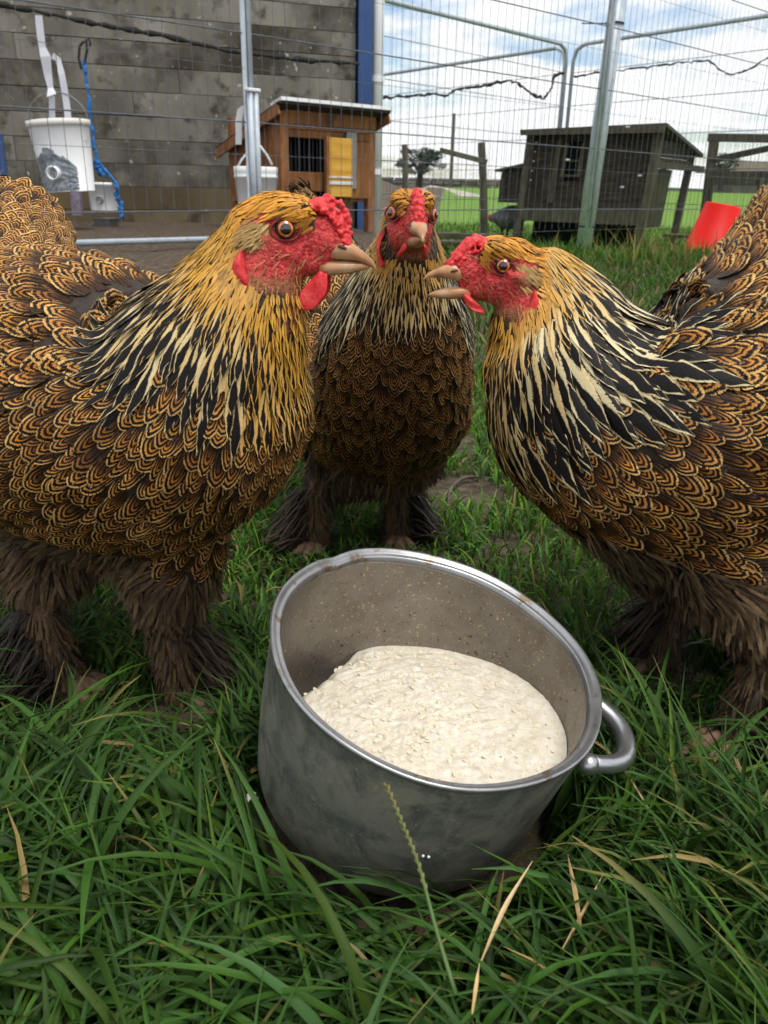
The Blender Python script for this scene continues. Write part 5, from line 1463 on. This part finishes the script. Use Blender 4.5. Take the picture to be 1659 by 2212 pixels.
    ub = beak([(80, 20, -30, -60), (100, 24, -22, -61), (114, 24.5, -20, -61), (130, 21, -27, -62), (146, 16, -38, -64), (160, 11, -48, -68), (171, 6.5, -58, -73), (178, 3, -68, -79), (180, 1, -75, -80)], -mouth * .25).build('upper_beak', BEAK, root, smooth=True)
    beak([(64, 22, -64, -92), (85, 24, -61, -92), (110, 21, -61, -90), (132, 16, -62, -86), (150, 11, -64, -81), (162, 5, -68, -77), (168, 1, -71, -74)], mouth).build('lower_beak', BEAK, root, smooth=True)
    for s_ in (-1, 1):
        MB().ball(hd(112, s_ * 23.5, -34), (10 * U, 3.4 * U, 3.6 * U), 10, 6, nrm(hf - hu * .35), hs, nrm(hu + hf * .35)).build('nostril', NOSTRIL, ub, smooth=True)
    # ---- eyes
    for s_ in (-1, 1):
        ec = hd(style.get('eye_x', 0), s_ * style.get('eye_y', 47), 0); er = 21 * U
        fo = nrm(hs * s_ + hf * style.get('eye_fwd', .25) + hu * .04)
        eo = MB().ball(ec, er, 20, 14, hf, hu, hs).build('eye', EYEW, root, smooth=True)
        e1 = nrm(np.cross(hu, fo)); e2 = np.cross(fo, e1)
        def cap(r0, r1, lift, k=24, rg_=5):
            prof = [(er * math.sin(a_), er * lift * math.cos(a_)) for a_ in np.linspace(r0, r1, rg_)]
            return MB().lathe([(r_ * lift, z_) for r_, z_ in prof], ec, k, e1, e2, fo)
        io = cap(.001, .76, 1.03).build('iris', IRIS, eo, smooth=True)
        cap(.001, .50, 1.06).build('pupil', PUPIL, eo, smooth=True)
        ring = []
        for t in np.linspace(0, 2 * np.pi, 29):
            rr_ = 25.5 * U * (1 + .16 * abs(math.cos(t)) - .06 * (math.sin(t) > .2)); ring.append(ec + fo * er * .42 + e1 * rr_ * math.cos(t) + e2 * rr_ * math.sin(t) * (.70 if math.sin(t) > 0 else .86))
        MB().tube(ring, 3.0 * U, 8, cap=False).build('eyelid', LID, root, smooth=True)
    # ---- pea comb: rows of small lumps, welded
    mb = MB(); cs = style.get('comb', 1.0)
    path = [(62, 56), (78, 57), (92, 50), (104, 38), (113, 24), (120, 8), (126, -8), (128, -20)]
    pth = spline([(a, 0, b) for a, b in path], 24)
    for k, p in enumerate(pth):
        for yy, hgt in ((0, 0), (-8, -5), (8, -5), (-14, -13), (14, -13), (-18, -22), (18, -22)):
            rr_ = (6.4 if yy == 0 else 5.2) * rg.uniform(.65, 1.35) * (1 if k < 18 else .8)
            hh_ = (hgt + (cs - 1) * 34 * math.sin(math.pi * min(1, k / 20))) if yy == 0 else hgt * (2.2 - cs)
            dn_ = np.array([.55, 0, .83])
            q = p + dn_ * (hh_ - 4) + rg.normal(size=3) * 2.6
            mb.ball(hd(q[0], yy * style.get('comb_w', 1.0) + q[1], q[2]), rr_ * U, 8, 6)
    for p in pth:
        mb.ball(hd(p[0] - 11, 0, p[2] - 14), (15 * U, 17 * U * style.get('comb_w', 1.0), 15 * U), 10, 8)
    link(remesh(mb, .00055, 1), 'comb', COMB, root)
    # ---- wattles and ear lobes: curved flat lobes
    def lobe(path, wd, th, name, out):
        rows = []
        path = spline(path, 14); wd = np.interp(np.linspace(0, 1, 14), np.linspace(0, 1, len(wd)), wd)
        tg = nrm(np.gradient(path, axis=0))
        for k, p in enumerate(path):
            sd_ = nrm(np.cross(tg[k], out)); nr_ = np.cross(sd_, tg[k]); ring = []
            for t in np.linspace(0, 2 * np.pi, 14, endpoint=False):
                c_, s2 = math.cos(t), math.sin(t)
                q = p + sd_ * wd[k] * c_ + nr_ * th * s2 * (1 - .5 * abs(c_)) + nr_ * 3 * math.sin(c_ * 3 + k * .5)
                ring.append(hd(*q))
            rows.append(ring)
        MB().rings(rows).build(name, WATT, root, smooth=True)
    for s_ in (-1, 1):
        o_ = np.array([0.0, s_, .12]); ws = style.get('wattle', 1.0); lo_ = style.get('lobe_out', 8)
        lobe([(72, s_ * 24, -84), (62, s_ * 32, -84 - 22 * ws), (42, s_ * 36, -84 - 44 * ws), (20, s_ * 36, -84 - 58 * ws)], [9, 17 * ws, 18 * ws, 5], 5, 'wattle', o_)
        lobe([(-80, s_ * (70 + lo_), -40), (-87, s_ * (84 + lo_), -66), (-83, s_ * (88 + lo_), -98), (-67, s_ * (84 + lo_), -128), (-56, s_ * (78 + lo_), -142)], [5, 13, 16, 14, 4], 6, 'ear_lobe', o_)
    # ---- feet
    for lg in legs:
        hk_, an_ = np.array(lg['hock']), np.array(lg['ankle']); fd = nrm(np.array(lg['toe_dir'] + (0,)) if len(lg['toe_dir']) == 2 else lg['toe_dir']); sd_ = np.cross(fd, [0, 0, 1])
        mb = MB(); mb.tube([hk_ + (hk_ - an_) * .2, hk_, (hk_ + an_) / 2, an_ + [0, 0, .008], an_], [.013, .012, .0085, .0085, .010], 12)
        lo = mb.build('leg', TOE, root, smooth=True)
        for a2, ln in ((-.55, .034), (0, .042), (.55, .034), (math.pi - .3, .018)):
            dv = fd * math.cos(a2) + sd_ * math.sin(a2)
            p0 = an_ + [0, 0, .002]
            MB().tube([p0, p0 + dv * ln * .35 + [0, 0, .003], p0 + dv * ln * .7 - [0, 0, .001], p0 + dv * ln - [0, 0, .005], p0 + dv * (ln + .008) - [0, 0, .010]], [.0085, .0068, .0060, .0045, .0012], 10).build('toe', TOE, lo, smooth=True)
        out = nrm(np.array(lg['fan'])); P0, N0, hw2, ti = [], [], [], []
        for k in range(420):
            h_ = rg.random(); b = an_ * (1 - h_) + hk_ * h_ + rg.normal(size=3) * .004
            sp = rg.uniform(-1.0, 1.0)
            if k % 3 == 0:
                a2 = rg.uniform(0, 6.283); o2 = np.array([math.cos(a2), math.sin(a2), 0]); ln = rg.uniform(.018, .03); up2 = -.8
            else:
                o2 = nrm(out * (1.0) + np.cross(out, [0, 0, 1]) * sp * .75); ln = rg.uniform(.030, .066); up2 = -.25 - .5 * h_
            e = b + nrm(o2 + np.array([0, 0, up2])) * ln
            e[2] = max(e[2], GZ(e[0], e[1]) + .006 + .02 * rg.random())
            md_ = (b + e) / 2 + np.array([0, 0, .006]) + o2 * .003
            pts_ = spline([b, md_, e], 6)
            P0.append(pts_); N0.append(np.repeat((nrm(o2 * .5 + np.array([0, 0, 1.0]) + rg.normal(size=3) * .4))[None], 6, 0)); hw2.append(rg.uniform(.0009, .0021)); ti.append((np.clip(lg.get('gold', .5) + rg.normal() * .3, 0, 1), 0, rg.random()))
        V, UV, TI, ED, fq = build_feathers(np.array(P0), np.array(N0), np.array(hw2), .3, 'quill', np.array(ti))
        feather_objects('foot_feathers', V, UV, TI, ED, fq, FM['quill'], lo)
        # brown down hugging the shank
        P0, N0, hw2, ti = [], [], [], []
        for k in range(1100):
            h_ = rg.random() ** .8; a2 = rg.uniform(0, 6.283); o2 = np.array([math.cos(a2), math.sin(a2), 0]); b = an_ * (1 - h_) + hk_ * h_ + o2 * .008
            e = b + o2 * rg.uniform(.005, .015) + np.array([0, 0, -rg.uniform(.010, .022)]); md_ = (b + e) / 2 + o2 * .003
            P0.append(spline([b, md_, e], 5)); N0.append(np.repeat(o2[None], 5, 0)); hw2.append(rg.uniform(.0006, .0015)); ti.append((np.clip(.55 + rg.normal() * .25, 0, 1), 0, rg.random()))
        V, UV, TI, ED, fq = build_feathers(np.array(P0), np.array(N0), np.array(hw2), .3, 'fluff', np.array(ti))
        feather_objects('shank_down', V, UV, TI, ED, fq, FM['fluff'], lo)
    # ---- tail
    if tail:
        base, direc, ln = tail
        base = np.array(base); direc = nrm(direc); P0, N0, hw2, ti = [], [], [], []
        for k in range(16):
            s_ = (k - 7.5) / 7.5; d_ = nrm(direc + L * s_ * .55 + np.array([0, 0, -.25 * abs(s_)])); b = base + L * s_ * .025; e = b + d_ * ln * rg.uniform(.85, 1.1)
            P0.append(spline([b, (b + e) / 2 + np.array([0, 0, .006]), e], 6)); N0.append(np.repeat(nrm(L * (.9 if s_ > 0 else -.9) + np.cross(d_, L) * .3)[None], 6, 0)); hw2.append(.012); ti.append((.1, 0, rg.random()))
        V, UV, TI, ED, fq = build_feathers(np.array(P0), np.array(N0), np.array(hw2), .3, 'quill', np.array(ti))
        feather_objects('tail_plumage', V, UV, TI, ED, fq, FM['quill'], root)
    del root['centre_tmp']
    return root, n

def leg(hip, hock, ank, toe, fan, r=.045, gold=.5):
    return dict(hip=hip, hock=hock, ankle=ank, toe_dir=toe, fan=fan, r=r, gold=gold)
def gp(px, py, dz_=.004):
    p = at_ground(px, py); return p + [0, 0, dz_]
X3 = np.array
# left hen ---------------------------------------------------------------
HD_L = .50
f1, f2 = gp(405, 1515), gp(150, 1490)
make_hen('hen on the left of the pot in profile facing right, yellow hackle', 
    [(70, 470, .88, .035, .045), (30, 560, .82, .058, .06), (5, 720, .72, .085, .086), (40, 820, .655, .104, .1), (150, 865, .60, .108, .104), (300, 905, .555, .100, .102), (420, 865, .525, .082, .086), (474, 755, .51, .060, .063), (516, 660, .503, .044, .042), (548, 575, .50, .032, .0245), (574, 508, .50, .022, .0185)],
    at(625, 492, HD_L), (1, -.06, 0), (0, 0, 1), (.25, 1, 0),
    [leg(at(370, 1130, .555), f1 + [-.01, .0, .075], f1, (1, -.35), (.9, .15, 0), .046, .75), leg(at(120, 1150, .62), f2 + [-.02, .01, .072], f2, (1, -.2), (-.75, -.5, 0), .046, .25)],
    dict(neck_t=.672, gold=.68, hack_gold=.62, hack_fade=.6, hack_black=.80, throat=1.0, n_single=190, n_hack=90, comb=1.35, wattle=1.25, belly_dark=.35, fluff=.45, hack_len=1.0, hack_w=1.1), 11,
    wings=[(36, -1, .18, (.080, .026, .052)), (36, 1, .18, (.080, .026, .052))], tail=(at(40, 470, .90), (-.6, .7, .3), .06))
# middle hen -------------------------------------------------------------
m1, m2 = gp(675, 1185), gp(858, 1172)
make_hen('hen in the middle behind the pot facing the camera',
    [(648, 412, 1.06, .007, .009), (668, 480, 1.06, .022, .026), (705, 610, 1.03, .062, .060), (745, 790, .98, .084, .080), (800, 880, .91, .088, .088), (832, 878, .845, .089, .087), (850, 795, .80, .079, .080), (862, 700, .768, .062, .066), (872, 615, .745, .047, .046), (880, 545, .725, .032, .031), (885, 495, .712, .023, .020)],
    at(889, 463, .690), (.16, -1, .09), (.03, 0, 1), (1, .18, 0),
    [leg(at(745, 1000, .89), m1 + [.005, .015, .07], m1, (-.1, -1), (-.75, -.15, 0), .042, .6), leg(at(868, 1000, .88), m2 + [.0, .015, .07], m2, (.1, -1), (.9, .1, 0), .040, .35)],
    dict(neck_t=.70, front_down=-.05, front_dark=1, eye_x=14, eye_y=50, eye_fwd=.75, comb_w=.72, face_in=38, lobe_out=-10, nk_far=330, gold=.52, hack_gold=.35, hack_fade=.9, hack_black=.72, throat=.0, throat_gold=.75, n_single=110, n_hack=60, n_back=10, comb=1.0, wattle=.55, belly_dark=.6, fluff=.25, crown=.85, hack_w=1.0, hack_len=.95, front_cut=.12), 23,
    wings=[(40, -1, .15, (.080, .024, .050)), (40, 1, .15, (.080, .024, .050))])
# right hen --------------------------------------------------------------
r1, r2 = gp(1405, 1440), gp(1575, 1610)
make_hen('hen on the right of the pot facing left with open beak, black and white hackle',
    [(1800, 330, .68, .030, .03), (1790, 460, .67, .058, .060), (1750, 650, .64, .086, .086), (1660, 840, .60, .108, .102), (1520, 925, .585, .108, .104), (1390, 920, .585, .098, .098), (1280, 865, .592, .083, .086), (1222, 775, .597, .064, .068), (1190, 695, .60, .050, .046), (1152, 624, .60, .036, .024), (1122, 588, .60, .025, .020)],
    at(1078, 570, .60), (-1, -.10, .16), (.1, 0, 1), (-.12, 1, 0),
    [leg(at(1400, 1130, .63), r1 + [.015, .0, .075], r1, (-1, -.15), (-.9, .1, 0), .044, .5), leg(at(1560, 1150, .54), r2 + [.02, .01, .078], r2, (-1, -.25), (.6, -.5, 0), .046, .4)],
    dict(neck_t=.625, nk_far=340, lobe_out=16, gold=.62, hack_gold=.32, hack_fade=1.0, hack_black=.80, throat=.0, n_single=190, n_hack=90, comb=.80, wattle=.6, belly_dark=.35, fluff=.6, hack_len=1.5, hack_w=1.75, cape=.10, size=1.08), 37, mouth=.30, 
    wings=[(28, -1, .22, (.090, .028, .055)), (28, 1, .22, (.090, .028, .055))], tail=(at(1780, 330, .68), (.2, .1, .9), .09))
